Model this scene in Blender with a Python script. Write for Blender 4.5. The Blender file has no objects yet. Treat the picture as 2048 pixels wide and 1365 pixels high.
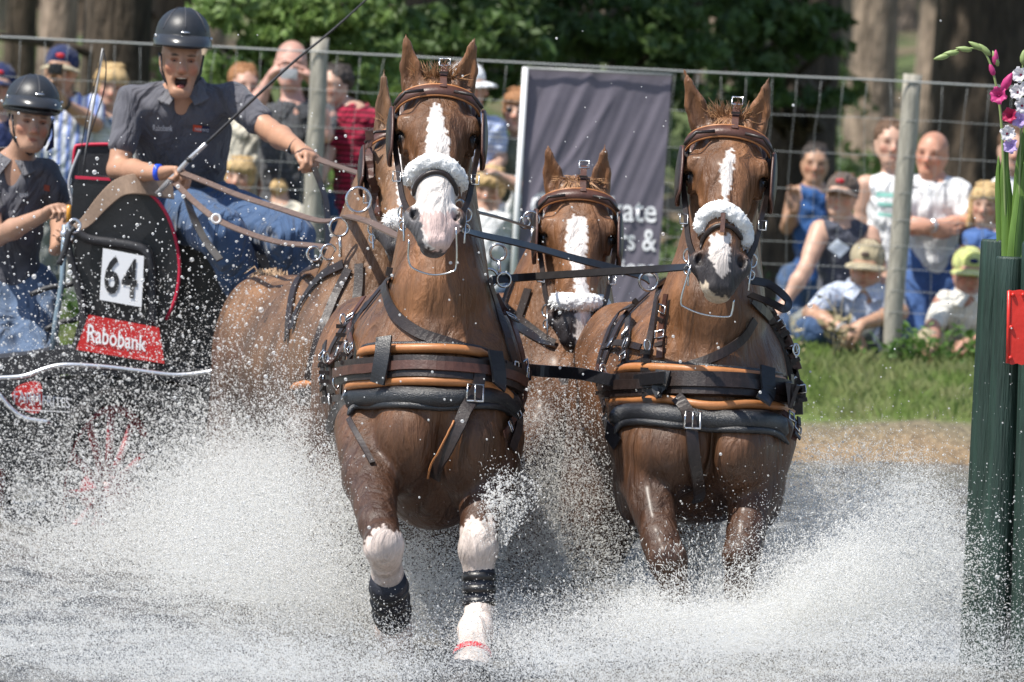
import bpy, math, random, time
import numpy as np
from mathutils import Vector, Matrix
from mathutils.bvhtree import BVHTree

T0 = time.time()
random.seed(7)
rng = np.random.default_rng(7)
S = bpy.context.scene
C = S.collection

# ------------------------------------------------------------------ camera
FOC = 18000.0            # focal length in photograph pixels (2048 wide)
CAMZ = 2.13
PITCH = math.atan(672.0 / FOC)
ROLL = math.radians(2.9)
Fv = Vector((0, math.cos(PITCH), -math.sin(PITCH)))
Uv = Vector((0, math.sin(PITCH), math.cos(PITCH)))
Rv = Vector((1, 0, 0))
CR = Rv * math.cos(ROLL) + Uv * math.sin(ROLL)
CU = Uv * math.cos(ROLL) - Rv * math.sin(ROLL)
CAMP = Vector((0, 0, CAMZ))
cd = bpy.data.cameras.new('camera')
cam = bpy.data.objects.new('camera', cd)
C.objects.link(cam)
m = Matrix.Identity(4)
for i in range(3):
    m[i][0] = CR[i]; m[i][1] = CU[i]; m[i][2] = -Fv[i]; m[i][3] = CAMP[i]
cam.matrix_world = m
cd.sensor_width = 36
cd.lens = 36 * FOC / 2048
cd.clip_start = 1
cd.clip_end = 2000
cd.dof.use_dof = True
cd.dof.focus_distance = 30.3
cd.dof.aperture_fstop = 8
S.camera = cam

# ------------------------------------------------------------------ light
SUN = Vector((-0.44, -0.27, 0.90)).normalized()
w = bpy.data.worlds.new('World'); S.world = w; w.use_nodes = True
nt = w.node_tree
sky = nt.nodes.new('ShaderNodeTexSky'); sky.sky_type = 'NISHITA'; sky.sun_disc = False
sky.sun_elevation = math.asin(SUN.z)
sky.sun_rotation = math.atan2(SUN.x, SUN.y)
nt.links.new(sky.outputs[0], nt.nodes['Background'].inputs[0])
nt.nodes['Background'].inputs[1].default_value = 0.115
ld = bpy.data.lights.new('sun', 'SUN'); ld.energy = 4.6; ld.angle = math.radians(0.53); ld.color = (1, .95, .87)
lo = bpy.data.objects.new('sun', ld); C.objects.link(lo)
lo.rotation_euler = SUN.to_track_quat('Z', 'Y').to_euler()
S.view_settings.view_transform = 'Standard'
S.view_settings.look = 'None'
S.view_settings.gamma = 1
S.view_settings.use_curve_mapping = False
S.view_settings.exposure = 0.55
S.cycles.max_bounces = 7
S.cycles.diffuse_bounces = 4
S.cycles.glossy_bounces = 3
S.cycles.transmission_bounces = 4
S.cycles.transparent_max_bounces = 8
S.cycles.use_denoising = True

# ------------------------------------------------------------------ helpers
def P(px, py, Y):
    """world point seen at photograph pixel (px,py) standing Y metres down the field"""
    d = Fv + CR * ((px - 1024) / FOC) + CU * ((682.5 - py) / FOC)
    return CAMP + d * (Y / d.y)

def PN(px, py, Y):
    return np.array(P(px, py, Y))

_cr, _cu, _f, _cp = (np.array(v) for v in (CR, CU, Fv, CAMP))
def proj(v):
    d = v - _cp
    z = d @ _f
    return 1024 + FOC * (d @ _cr) / z, 682.5 - FOC * (d @ _cu) / z

def ppm(Y):
    return FOC / Y

def in_poly(x, y, poly):
    r = np.zeros(len(x), bool)
    n = len(poly); j = n - 1
    for i in range(n):
        xi, yi = poly[i]; xj, yj = poly[j]
        c = ((yi > y) != (yj > y))
        with np.errstate(divide='ignore', invalid='ignore'):
            c &= x < (xj - xi) * (y - yi) / ((yj - yi) if yj != yi else 1e-9) + xi
        r ^= c
        j = i
    return r

def lin(c):
    return tuple(((x / 12.92) if x <= .04045 else ((x + .055) / 1.055) ** 2.4) for x in c)

# ---- materials
def mat(name, col=(.5, .5, .5), rough=.6, spec=.5, metal=0, noise=0, nscale=20, bump=0, bscale=60, coat=0, attr=False,
        col2=None, sheen=0, trans=0, detail=4, stretch=None):
    m = bpy.data.materials.new(name); m.use_nodes = True
    n = m.node_tree.nodes; l = m.node_tree.links
    b = n['Principled BSDF']
    b.inputs['Base Color'].default_value = (*col, 1)
    b.inputs['Roughness'].default_value = rough
    b.inputs['Specular IOR Level'].default_value = spec
    b.inputs['Metallic'].default_value = metal
    b.inputs['Coat Weight'].default_value = coat
    b.inputs['Coat Roughness'].default_value = .25
    b.inputs['Sheen Weight'].default_value = sheen
    g = n.new('ShaderNodeNewGeometry')
    src = g.outputs['Position']
    if stretch:
        mp = n.new('ShaderNodeMapping'); mp.inputs['Scale'].default_value = stretch
        l.new(src, mp.inputs['Vector']); src = mp.outputs[0]
    base = None
    if attr:
        a = n.new('ShaderNodeAttribute'); a.attribute_name = 'Col'; base = a.outputs['Color']
        l.new(base, b.inputs['Base Color'])
    if noise or col2:
        t = n.new('ShaderNodeTexNoise'); t.inputs['Scale'].default_value = nscale; t.inputs['Detail'].default_value = detail
        l.new(src, t.inputs['Vector'])
        if col2:
            r = n.new('ShaderNodeValToRGB'); r.color_ramp.elements[0].position = .38; r.color_ramp.elements[1].position = .62
            r.color_ramp.elements[0].color = (*col, 1); r.color_ramp.elements[1].color = (*col2, 1)
            l.new(t.outputs['Fac'], r.inputs[0]); base = r.outputs[0]
            l.new(base, b.inputs['Base Color'])
        if noise:
            mr = n.new('ShaderNodeMapRange'); mr.inputs[1].default_value = .3; mr.inputs[2].default_value = .7
            mr.inputs[3].default_value = 1 - noise; mr.inputs[4].default_value = 1 + noise
            l.new(t.outputs['Fac'], mr.inputs[0])
            h = n.new('ShaderNodeVectorMath'); h.operation = 'SCALE'
            if base: l.new(base, h.inputs[0])
            else: h.inputs[0].default_value = col
            l.new(mr.outputs[0], h.inputs['Scale'])
            l.new(h.outputs[0], b.inputs['Base Color'])
    if bump:
        t2 = n.new('ShaderNodeTexNoise'); t2.inputs['Scale'].default_value = bscale; t2.inputs['Detail'].default_value = 5
        l.new(src, t2.inputs['Vector'])
        bp = n.new('ShaderNodeBump'); bp.inputs['Strength'].default_value = 1; bp.inputs['Distance'].default_value = bump
        l.new(t2.outputs['Fac'], bp.inputs['Height']); l.new(bp.outputs[0], b.inputs['Normal'])
    if trans:
        tr = n.new('ShaderNodeBsdfTranslucent')
        mx = n.new('ShaderNodeMixShader'); mx.inputs[0].default_value = trans
        l.new(b.outputs[0], mx.inputs[1]); l.new(tr.outputs[0], mx.inputs[2])
        src2 = b.inputs['Base Color']
        if src2.is_linked: l.new(src2.links[0].from_socket, tr.inputs[0])
        else: tr.inputs[0].default_value = (*col, 1)
        l.new(mx.outputs[0], n['Material Output'].inputs[0])
    return m

# ---- objects
def tag(o, label=None, cat=None, group=None, kind=None):
    if label: o['label'] = label
    if cat: o['category'] = cat
    if group: o['group'] = group
    if kind: o['kind'] = kind
    return o

def thing(name, label, cat, base, group=None):
    o = bpy.data.objects.new(name, None); C.objects.link(o)
    o.location = base; o.empty_display_size = .1
    return tag(o, label, cat, group)

def link(name, me, m, parent=None):
    if m and not me.materials:
        me.materials.append(m)
    o = bpy.data.objects.new(name, me); C.objects.link(o)
    if parent is not None:
        o.parent = parent
        if parent.type == 'EMPTY':
            o.matrix_parent_inverse = Matrix.Translation(-Vector(parent.location))
    return o

def mesh_np(name, v, f, smooth=True, col=None):
    """v (n,3), f (m,4) or (m,3) arrays"""
    v = np.asarray(v, np.float32); f = np.asarray(f, np.int32)
    me = bpy.data.meshes.new(name)
    me.vertices.add(len(v)); me.vertices.foreach_set('co', v.ravel())
    k = f.shape[1]
    me.loops.add(f.size); me.loops.foreach_set('vertex_index', f.ravel())
    me.polygons.add(len(f))
    me.polygons.foreach_set('loop_start', np.arange(len(f), dtype=np.int32) * k)
    me.polygons.foreach_set('use_smooth', np.full(len(f), smooth))
    if col is not None:
        a = me.color_attributes.new('Col', 'FLOAT_COLOR', 'POINT')
        c = np.ones((len(v), 4), np.float32); c[:, :3] = col
        a.data.foreach_set('color', c.ravel())
    me.update(); me.validate()
    return me

class Geo:
    """collects simple shapes into ONE mesh"""
    def __init__(s): s.v = []; s.f = []
    def add(s, vs, fs):
        b = len(s.v); s.v += [tuple(x) for x in vs]; s.f += [tuple(i + b for i in f) for f in fs]
        return s
    def mesh(s, name, smooth=True):
        me = bpy.data.meshes.new(name); me.from_pydata(s.v, [], s.f)
        me.polygons.foreach_set('use_smooth', [smooth] * len(me.polygons)); me.update()
        return me
    def put(s, name, m, parent=None, smooth=True):
        return link(name, s.mesh(name, smooth), m, parent)
    def tube(s, pts, r, n=8, cap=True, flat=None):
        pts = [Vector(p) for p in pts]
        rr = r if isinstance(r, (list, tuple)) else [r] * len(pts)
        T = []
        for i in range(len(pts)):
            a = pts[max(i - 1, 0)]; b = pts[min(i + 1, len(pts) - 1)]
            T.append((b - a).normalized() if (b - a).length > 1e-9 else Vector((0, 0, 1)))
        up = Vector((0, 0, 1)) if abs(T[0].z) < .9 else Vector((1, 0, 0))
        U = (up - T[0] * up.dot(T[0])).normalized()
        vs = []; fs = []
        for i, p in enumerate(pts):
            U = (U - T[i] * U.dot(T[i])).normalized(); W = T[i].cross(U)
            for k in range(n):
                a = 2 * math.pi * k / n
                vs.append(p + (U * math.cos(a) + W * math.sin(a)) * rr[i])
        for i in range(len(pts) - 1):
            for k in range(n):
                fs.append((i * n + k, i * n + (k + 1) % n, (i + 1) * n + (k + 1) % n, (i + 1) * n + k))
        if cap:
            fs.append(tuple(range(n - 1, -1, -1))); L = (len(pts) - 1) * n
            fs.append(tuple(L + k for k in range(n)))
        return s.add(vs, fs)
    def ribbon(s, pts, nor, w, t=.004):
        """flat strap: nor one normal or a list; w width or list"""
        pts = [Vector(p) for p in pts]
        if not isinstance(nor, list): nor = [Vector(nor)] * len(pts)
        ws = w if isinstance(w, list) else [w] * len(pts)
        vs = []; fs = []
        for i, p in enumerate(pts):
            a = pts[max(i - 1, 0)]; b = pts[min(i + 1, len(pts) - 1)]
            T = (b - a).normalized(); N = Vector(nor[i]); N = (N - T * N.dot(T)).normalized(); W = T.cross(N)
            h = ws[i] / 2
            vs += [p - W * h - N * t / 2, p + W * h - N * t / 2, p + W * h * .93 + N * t / 2, p - W * h * .93 + N * t / 2]
        for i in range(len(pts) - 1):
            o = i * 4
            for k in range(4):
                fs.append((o + k, o + (k + 1) % 4, o + 4 + (k + 1) % 4, o + 4 + k))
        fs.append((3, 2, 1, 0)); o = (len(pts) - 1) * 4; fs.append((o, o + 1, o + 2, o + 3))
        return s.add(vs, fs)
    def box(s, c, sx, sy, sz, R=None):
        vs = []
        for z in (-1, 1):
            for y in (-1, 1):
                for x in (-1, 1):
                    p = Vector((x * sx / 2, y * sy / 2, z * sz / 2))
                    if R: p = R @ p
                    vs.append(Vector(c) + p)
        return s.add(vs, [(0, 2, 3, 1), (4, 5, 7, 6), (0, 1, 5, 4), (2, 6, 7, 3), (0, 4, 6, 2), (1, 3, 7, 5)])
    def slab(s, poly, d, bev=0):
        """prism: polygon (list of world points, planar-ish) pushed by vector d"""
        n = len(poly); d = Vector(d)
        vs = [Vector(p) for p in poly] + [Vector(p) + d for p in poly]
        return s.add(vs, [tuple(range(n)), tuple(range(2 * n - 1, n - 1, -1))] +
                     [(i, n + i, n + (i + 1) % n, (i + 1) % n) for i in range(n)])
    def ring(s, c, R, r, nrm, n=20, m=6, a0=0, a1=2 * math.pi, sx=1):
        N = Vector(nrm).normalized(); U = N.orthogonal().normalized(); W = N.cross(U)
        up = Vector((0, 0, 1))
        if abs(N.z) < .9:
            W = (up - N * up.dot(N)).normalized(); U = W.cross(N)
        full = abs(a1 - a0 - 2 * math.pi) < 1e-6
        k = n if full else n + 1
        pts = [Vector(c) + U * math.cos(a0 + (a1 - a0) * i / n) * R * sx + W * math.sin(a0 + (a1 - a0) * i / n) * R for i in range(k)]
        if full: pts.append(pts[0])
        return s.tube(pts, r, m, cap=not full)
    def ball(s, c, r, n=8, m=6):
        rx = r if isinstance(r, (tuple, list)) else (r, r, r)
        vs = [Vector(c) + Vector((0, 0, rx[2]))]
        for i in range(1, m):
            a = math.pi * i / m
            for k in range(n):
                b = 2 * math.pi * k / n
                vs.append(Vector(c) + Vector((rx[0] * math.sin(a) * math.cos(b), rx[1] * math.sin(a) * math.sin(b), rx[2] * math.cos(a))))
        vs.append(Vector(c) - Vector((0, 0, rx[2]))); L = len(vs) - 1
        fs = [(0, 1 + k, 1 + (k + 1) % n) for k in range(n)]
        for i in range(m - 2):
            for k in range(n):
                o = 1 + i * n
                fs.append((o + k, o + n + k, o + n + (k + 1) % n, o + (k + 1) % n))
        o = 1 + (m - 2) * n
        fs += [(o + k, L, o + (k + 1) % n) for k in range(n)]
        return s.add(vs, fs)

def crv(pts, n=8):
    """Catmull-Rom through points (tuples of any length)"""
    pts = [np.array(p, float) for p in pts]
    if len(pts) < 3: 
        return [pts[0] + (pts[-1] - pts[0]) * i / n for i in range(n + 1)]
    out = []
    for i in range(len(pts) - 1):
        a = pts[i - 1] if i else 2 * pts[0] - pts[1]
        b, c = pts[i], pts[i + 1]
        d = pts[i + 2] if i + 2 < len(pts) else 2 * pts[-1] - pts[-2]
        for k in range(n):
            t = k / n
            out.append(.5 * (2 * b + (c - a) * t + (2 * a - 5 * b + 4 * c - d) * t * t + (3 * b - a - 3 * c + d) * t ** 3))
    out.append(pts[-1])
    return out

# ------------------------------------------------------------------ implicit modelling
def nets(f, org, h):
    s = f < 0
    c = np.zeros(tuple(d - 1 for d in f.shape), np.int8)
    X, Y, Z = f.shape
    for i in (0, 1):
        for j in (0, 1):
            for k in (0, 1):
                c += s[i:X - 1 + i, j:Y - 1 + j, k:Z - 1 + k]
    act = (c > 0) & (c < 8)
    I = np.argwhere(act)
    idx = np.full(act.shape, -1, np.int32); idx[act] = np.arange(len(I))
    pos = np.zeros((len(I), 3), np.float32); cnt = np.zeros(len(I), np.float32)
    cor = [(i, j, k) for i in (0, 1) for j in (0, 1) for k in (0, 1)]
    val = {cc: f[I[:, 0] + cc[0], I[:, 1] + cc[1], I[:, 2] + cc[2]] for cc in cor}
    for a in cor:
        for ax in range(3):
            if a[ax]: continue
            b = list(a); b[ax] = 1; b = tuple(b)
            fa, fb = val[a], val[b]
            m = (fa < 0) != (fb < 0)
            t = np.where(m, fa / np.where(m, fa - fb, 1), 0)
            for d in range(3):
                pos[:, d] += np.where(m, a[d] + (t if d == ax else 0), 0)
            cnt += m
    pos = (pos / cnt[:, None] + I) * h + org
    F = []
    for ax in range(3):
        sl0 = [slice(None)] * 3; sl1 = [slice(None)] * 3
        sl0[ax] = slice(0, -1); sl1[ax] = slice(1, None)
        s0 = s[tuple(sl0)]; s1 = s[tuple(sl1)]
        E = np.argwhere(s0 != s1)
        u, v = (ax + 1) % 3, (ax + 2) % 3
        ok = (E[:, u] > 0) & (E[:, v] > 0) & (E[:, u] < f.shape[u] - 1) & (E[:, v] < f.shape[v] - 1)
        E = E[ok]
        if not len(E): continue
        ins = s[E[:, 0], E[:, 1], E[:, 2]]
        def g(du, dv):
            q = E.copy(); q[:, u] += du; q[:, v] += dv
            return idx[q[:, 0], q[:, 1], q[:, 2]]
        a, b, cc, d = g(-1, -1), g(0, -1), g(0, 0), g(-1, 0)
        q = np.stack([a, b, cc, d], 1)
        q[~ins] = q[~ins][:, ::-1]
        F.append(q)
    F = np.concatenate(F)
    F = F[(F >= 0).all(1)]
    return pos, F

def relax(v, f, it=1, lam=.5):
    e = np.concatenate([f[:, [0, 1]], f[:, [1, 2]], f[:, [2, 3]], f[:, [3, 0]]])
    n = len(v); deg = np.bincount(e[:, 0], minlength=n).astype(np.float32); deg[deg == 0] = 1
    for _ in range(it):
        a = np.stack([np.bincount(e[:, 0], v[e[:, 1], k], n) for k in range(3)], 1) / deg[:, None]
        v = v + lam * (a - v)
    return v

class Field:
    def __init__(s, h): s.h = h; s.p = []
    def cap(s, a, b, ra, rb=None, k=.03, u=None, sq=1., op='+'):
        rb = ra if rb is None else rb
        a = np.array(a, np.float32); b = np.array(b, np.float32)
        if u is not None: u = np.array(u, np.float32); u = u / np.linalg.norm(u)
        r = max(ra, rb)
        R = max(r, r * sq)
        s.p.append(('c', np.minimum(a - R, b - R), np.maximum(a + R, b + R), k, op, (a, b, ra, rb, u, sq)))
    def ell(s, c, r, R=None, k=.03, op='+'):
        c = np.array(c, np.float32); r = np.array(r if hasattr(r, '__len__') else (r, r, r), np.float32)
        R = np.eye(3, dtype=np.float32) if R is None else np.array(R, np.float32)
        e = np.sqrt(((R * r) ** 2).sum(1))
        s.p.append(('e', c - e, c + e, k, op, (c, r, R)))
    def chain(s, pts, k=.03, u=None, sq=1.):
        for a, b in zip(pts[:-1], pts[1:]):
            s.cap(a[:3], b[:3], a[3], b[3], k, u, sq)
    def wob(s, fn): s.p.append(('w', None, None, 0, 'w', fn))
    def mesh(s, name, colf=None, smooth=1):
        h = s.h
        pos = [p for p in s.p if p[4] == '+']
        lo = np.min([p[1] for p in pos], 0) - 4 * h; hi = np.max([p[2] for p in pos], 0) + 4 * h
        n = np.ceil((hi - lo) / h).astype(int) + 1
        f = np.full(n, .5, np.float32)
        ax = [lo[i] + h * np.arange(n[i], dtype=np.float32) for i in range(3)]
        for ty, a, b, k, op, pr in s.p:
            if ty == 'w':
                G = np.abs(f) < .05
                I = np.argwhere(G)
                q = np.stack([ax[i][I[:, i]] for i in range(3)], 1)
                f[G] += pr(q)
                continue
            mg = k + 3 * h
            i0 = np.maximum(((a - mg - lo) / h).astype(int), 0); i1 = np.minimum(((b + mg - lo) / h).astype(int) + 2, n)
            if (i1 <= i0).any(): continue
            sl = tuple(slice(i0[i], i1[i]) for i in range(3))
            x = ax[0][sl[0]][:, None, None]; y = ax[1][sl[1]][None, :, None]; z = ax[2][sl[2]][None, None, :]
            if ty == 'c':
                A, B, ra, rb, u, sq = pr
                dx, dy, dz = x - A[0], y - A[1], z - A[2]
                ba = B - A
                if u is not None and sq != 1:
                    pu = (dx * u[0] + dy * u[1] + dz * u[2]) * (1 / sq - 1)
                    dx = dx + pu * u[0]; dy = dy + pu * u[1]; dz = dz + pu * u[2]
                    ba = ba + u * (ba @ u) * (1 / sq - 1)
                bb = max(ba @ ba, 1e-9)
                t = np.clip((dx * ba[0] + dy * ba[1] + dz * ba[2]) / bb, 0, 1)
                d = np.sqrt((dx - ba[0] * t) ** 2 + (dy - ba[1] * t) ** 2 + (dz - ba[2] * t) ** 2) - (ra + (rb - ra) * t)
                if u is not None and sq < 1: d = d * (.5 + .5 * sq)
            else:
                c, r, R = pr
                dx, dy, dz = x - c[0], y - c[1], z - c[2]
                l = [(dx * R[0, i] + dy * R[1, i] + dz * R[2, i]) / r[i] for i in range(3)]
                k0 = np.sqrt(l[0] ** 2 + l[1] ** 2 + l[2] ** 2)
                k1 = np.sqrt((l[0] / r[0]) ** 2 + (l[1] / r[1]) ** 2 + (l[2] / r[2]) ** 2)
                d = k0 * (k0 - 1) / np.maximum(k1, 1e-6)
            g = f[sl]
            if op == '+':
                e = np.maximum(k - np.abs(g - d), 0)
                f[sl] = np.minimum(g, d) - e * e / (4 * k + 1e-9)
            else:
                e = np.maximum(k - np.abs(g + d), 0)
                f[sl] = np.maximum(g, -d) + e * e / (4 * k + 1e-9)
        v, q = nets(f, lo, h)
        if smooth: v = relax(v, q, smooth)
        return mesh_np(name, v, q, True, colf(v) if colf else None)

def bvh_of(o):
    me = o.data
    v = np.empty(len(me.vertices) * 3, np.float32); me.vertices.foreach_get('co', v)
    l = np.empty(len(me.loops), np.int32); me.loops.foreach_get('vertex_index', l)
    return BVHTree.FromPolygons([tuple(x) for x in v.reshape(-1, 3)], [tuple(x) for x in l.reshape(-1, 4)])

def on(bv, px, py, Yd, off=.006):
    """where the sight line through a photograph pixel meets the animal's skin, lifted off the skin; (point, normal)"""
    if bv:
        d = (P(px, py, 30) - CAMP).normalized()
        h = bv.ray_cast(CAMP, d, 100)
        if h[0] is not None and abs(h[0].y - Yd) < 1.4:
            n = h[1]
            if n.dot(d) > 0: n = -n
            return h[0] + n * off, n
    return P(px, py, Yd), Vector((0, -1, 0))

def frame_quad(c00, c10, c11, c01):
    return [Vector(c) for c in (c00, c10, c11, c01)]

def text_on(txt, quad, off, m, name, parent, bold=0.0, depth=.003, shear=0):
    """flat lettering stretched over a quad (bl, br, tr, tl)"""
    cu = bpy.data.curves.new(name, 'FONT'); cu.body = txt; cu.extrude = 0.0; cu.offset = bold; cu.resolution_u = 3; cu.shear = shear
    tmp = bpy.data.objects.new('tmp', cu)
    me = bpy.data.meshes.new_from_object(tmp)
    bpy.data.objects.remove(tmp); bpy.data.curves.remove(cu)
    n = len(me.vertices); v = np.empty(n * 3, np.float32); me.vertices.foreach_get('co', v); v = v.reshape(-1, 3)
    lo = v.min(0); hi = v.max(0)
    u = (v[:, 0] - lo[0]) / (hi[0] - lo[0]); t = (v[:, 1] - lo[1]) / (hi[1] - lo[1])
    q = [np.array(x) for x in quad]
    nn = np.cross(q[1] - q[0], q[3] - q[0]); nn /= np.linalg.norm(nn)
    if nn[1] > 0: nn = -nn
    w3 = ((1 - u) * (1 - t))[:, None] * q[0] + (u * (1 - t))[:, None] * q[1] + (u * t)[:, None] * q[2] + ((1 - u) * t)[:, None] * q[3]
    w3 = w3 + nn * off
    me.vertices.foreach_set('co', w3.astype(np.float32).ravel()); me.update()
    me.materials.clear()
    return link(name, me, m, parent)
# ------------------------------------------------------------------ ground, water
M0 = {}
def zg(x, y):
    """height of the ground"""
    dip = -.05 - .25 * min(max((x - .2) / 1.5, 0), 1)
    ks = [(-60, .9), (12, .9), (17, .3), (21, -.3), (24, -.34), (40, -.34), (42.6, -.10), (43.4, 0), (44.3, .2), (45.9, .40), (46.25, .40), (46.9, dip + .15),
          (48, dip), (56, .1), (75, .7), (100, 1.2), (150, 1.75), (230, 2.6), (600, 8)]
    for (a, b), (c, d) in zip(ks[:-1], ks[1:]):
        if y <= c:
            t = (y - a) / (c - a); t = t * t * (3 - 2 * t) if y < 60 else t
            z = b + (d - b) * t; break
    else: z = 8
    w_ = .03 * math.sin(x * 1.7 + y * .6) + .02 * math.sin(x * 4.1 - y * 1.3)
    if y > 42: z += w_ * (1 if y < 60 else 4)
    return z

def ground_sheet():
    xs = list(np.concatenate([np.linspace(-300, -30, 12), np.linspace(-24, -7, 14), np.arange(-6, 6.01, .12), np.linspace(7, 24, 14), np.linspace(30, 300, 12)]))
    ys = list(np.concatenate([np.linspace(-60, 16, 10), np.linspace(18, 41, 14), np.arange(42, 48.6, .12), np.linspace(49, 110, 50), np.linspace(116, 240, 22), np.linspace(260, 600, 10)]))
    rd = random.Random(4)
    v = [(x, y, zg(x, y) + (rd.uniform(-.012, .012) if 42 < y < 46 else 0)) for y in ys for x in xs]
    n = len(xs)
    f = [(j * n + i, j * n + i + 1, (j + 1) * n + i + 1, (j + 1) * n + i) for j in range(len(ys) - 1) for i in range(n - 1)]
    m = bpy.data.materials.new('ground_soil_and_grass'); m.use_nodes = True
    N = m.node_tree.nodes; L = m.node_tree.links; b = N['Principled BSDF']; b.inputs['Roughness'].default_value = .9
    g = N.new('ShaderNodeNewGeometry'); sp = N.new('ShaderNodeSeparateXYZ'); L.new(g.outputs['Position'], sp.inputs[0])
    no = N.new('ShaderNodeTexNoise'); no.inputs['Scale'].default_value = 2.2; no.inputs['Detail'].default_value = 6; L.new(g.outputs['Position'], no.inputs['Vector'])
    ad = N.new('ShaderNodeMath'); ad.operation = 'MULTIPLY_ADD'; ad.inputs[1].default_value = 1.0; L.new(no.outputs[0], ad.inputs[0]); L.new(sp.outputs[1], ad.inputs[2])
    r = N.new('ShaderNodeValToRGB'); mr = N.new('ShaderNodeMapRange'); mr.inputs[1].default_value = 43; mr.inputs[2].default_value = 49
    L.new(ad.outputs[0], mr.inputs[0]); L.new(mr.outputs[0], r.inputs[0])
    e = r.color_ramp.elements; e[0].position = 0; e[0].color = (.11, .075, .04, 1); e[1].position = 1; e[1].color = (.11, .095, .05, 1)
    for p_, c_ in ((.12, (.18, .12, .06)), (.20, (.27, .19, .11)), (.28, (.19, .16, .10)), (.33, (.12, .17, .035)), (.6, (.11, .17, .035))):
        k = r.color_ramp.elements.new(p_); k.color = (*c_, 1)
    # wood floor: litter, with sunlit clearings painted into the colour
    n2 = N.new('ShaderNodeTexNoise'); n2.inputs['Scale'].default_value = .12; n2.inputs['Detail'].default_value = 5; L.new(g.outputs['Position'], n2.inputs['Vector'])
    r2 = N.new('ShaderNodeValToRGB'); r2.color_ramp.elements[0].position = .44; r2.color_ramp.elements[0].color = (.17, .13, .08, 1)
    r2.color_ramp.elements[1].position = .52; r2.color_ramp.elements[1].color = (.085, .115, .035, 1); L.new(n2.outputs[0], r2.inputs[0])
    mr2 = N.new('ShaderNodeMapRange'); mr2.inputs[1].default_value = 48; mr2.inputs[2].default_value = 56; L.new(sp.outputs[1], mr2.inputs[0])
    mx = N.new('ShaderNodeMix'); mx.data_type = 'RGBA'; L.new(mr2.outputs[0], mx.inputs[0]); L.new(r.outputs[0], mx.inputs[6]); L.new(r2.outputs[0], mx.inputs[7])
    n3 = N.new('ShaderNodeTexNoise'); n3.inputs['Scale'].default_value = 28; n3.inputs['Detail'].default_value = 6; L.new(g.outputs['Position'], n3.inputs['Vector'])
    mr3 = N.new('ShaderNodeMapRange'); mr3.inputs[1].default_value = .3; mr3.inputs[2].default_value = .7; mr3.inputs[3].default_value = .55; mr3.inputs[4].default_value = 1.35; L.new(n3.outputs[0], mr3.inputs[0])
    vm = N.new('ShaderNodeVectorMath'); vm.operation = 'SCALE'; L.new(mx.outputs[2], vm.inputs[0]); L.new(mr3.outputs[0], vm.inputs['Scale'])
    L.new(vm.outputs[0], b.inputs['Base Color'])
    bp = N.new('ShaderNodeBump'); bp.inputs['Distance'].default_value = .05; L.new(n3.outputs[0], bp.inputs['Height']); L.new(bp.outputs[0], b.inputs['Normal'])
    me = bpy.data.meshes.new('ground'); me.from_pydata(v, [], f); me.polygons.foreach_set('use_smooth', [True] * len(f))
    tag(link('ground', me, m), kind='structure')
ground_sheet()

def water_sheet():
    xs = np.concatenate([np.linspace(-60, -9, 20), np.arange(-8, 8.01, .10), np.linspace(9, 60, 20)])
    ys = np.concatenate([np.linspace(15, 26, 16), np.arange(26.1, 44.2, .10)])
    X, Y = np.meshgrid(xs, ys)
    a = 1 / (1 + ((Y - 33) / 6) ** 4)
    Z = (np.sin(X * 3.1 + Y * 1.2) * .012 + np.sin(X * 5.3 - Y * 3.7 + 1) * .010 + np.sin(X * 11 + Y * 9 + np.sin(Y * 4)) * .008 +
         np.sin(-X * 8 + Y * 15 + np.sin(X * 5) * 1.5) * .007) * (.5 + 1.7 * a)
    for (hx, hy, dx, dy, dz) in ((P(940, 1340, 29.5).x, 29.2, .45, 1.0, .22), (P(785, 1280, 30).x, 30.0, .3, .6, .08), (P(1350, 1200, 30.2).x, 30.0, .4, .7, .06)):
        Z -= dz * np.exp(-((X - hx) / dx) ** 2 - ((Y - hy) / dy) ** 2)      # hollows thrown open by the hooves
    n = len(xs); v = np.stack([X.ravel(), Y.ravel(), Z.ravel()], 1)
    i, j = np.meshgrid(np.arange(n - 1), np.arange(len(ys) - 1)); o = (j * n + i).ravel()
    f = np.stack([o, o + 1, o + n + 1, o + n], 1)
    m = mat('pond_water', (.10, .095, .085), rough=.2, spec=.6, noise=.5, nscale=9, bump=.02, bscale=22, col2=(.20, .195, .18), detail=8)
    tag(link('water', mesh_np('water', v, f), m), kind='structure')
water_sheet()

# ------------------------------------------------------------------ trees
M0['bark'] = mat('rough_bark', (.07, .052, .036), rough=.95, noise=.5, nscale=9, bump=.05, bscale=14, stretch=(2, 2, .5))
M0['bark2'] = mat('pale_pine_bark', (.27, .21, .16), rough=.95, noise=.5, nscale=9, bump=.05, bscale=14, stretch=(2, 2, .5))
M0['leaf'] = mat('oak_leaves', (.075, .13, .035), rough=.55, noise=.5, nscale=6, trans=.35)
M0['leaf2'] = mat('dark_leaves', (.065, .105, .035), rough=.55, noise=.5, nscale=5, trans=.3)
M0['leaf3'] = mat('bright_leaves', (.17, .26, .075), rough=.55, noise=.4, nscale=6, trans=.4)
M0['wood'] = mat('weathered_fence_wood', (.33, .31, .26), rough=.85, noise=.3, nscale=20, bump=.006, bscale=50, stretch=(3, 3, .35))
M0['wire'] = mat('galvanised_wire', (.36, .37, .36), rough=.5, metal=.3)

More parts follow.
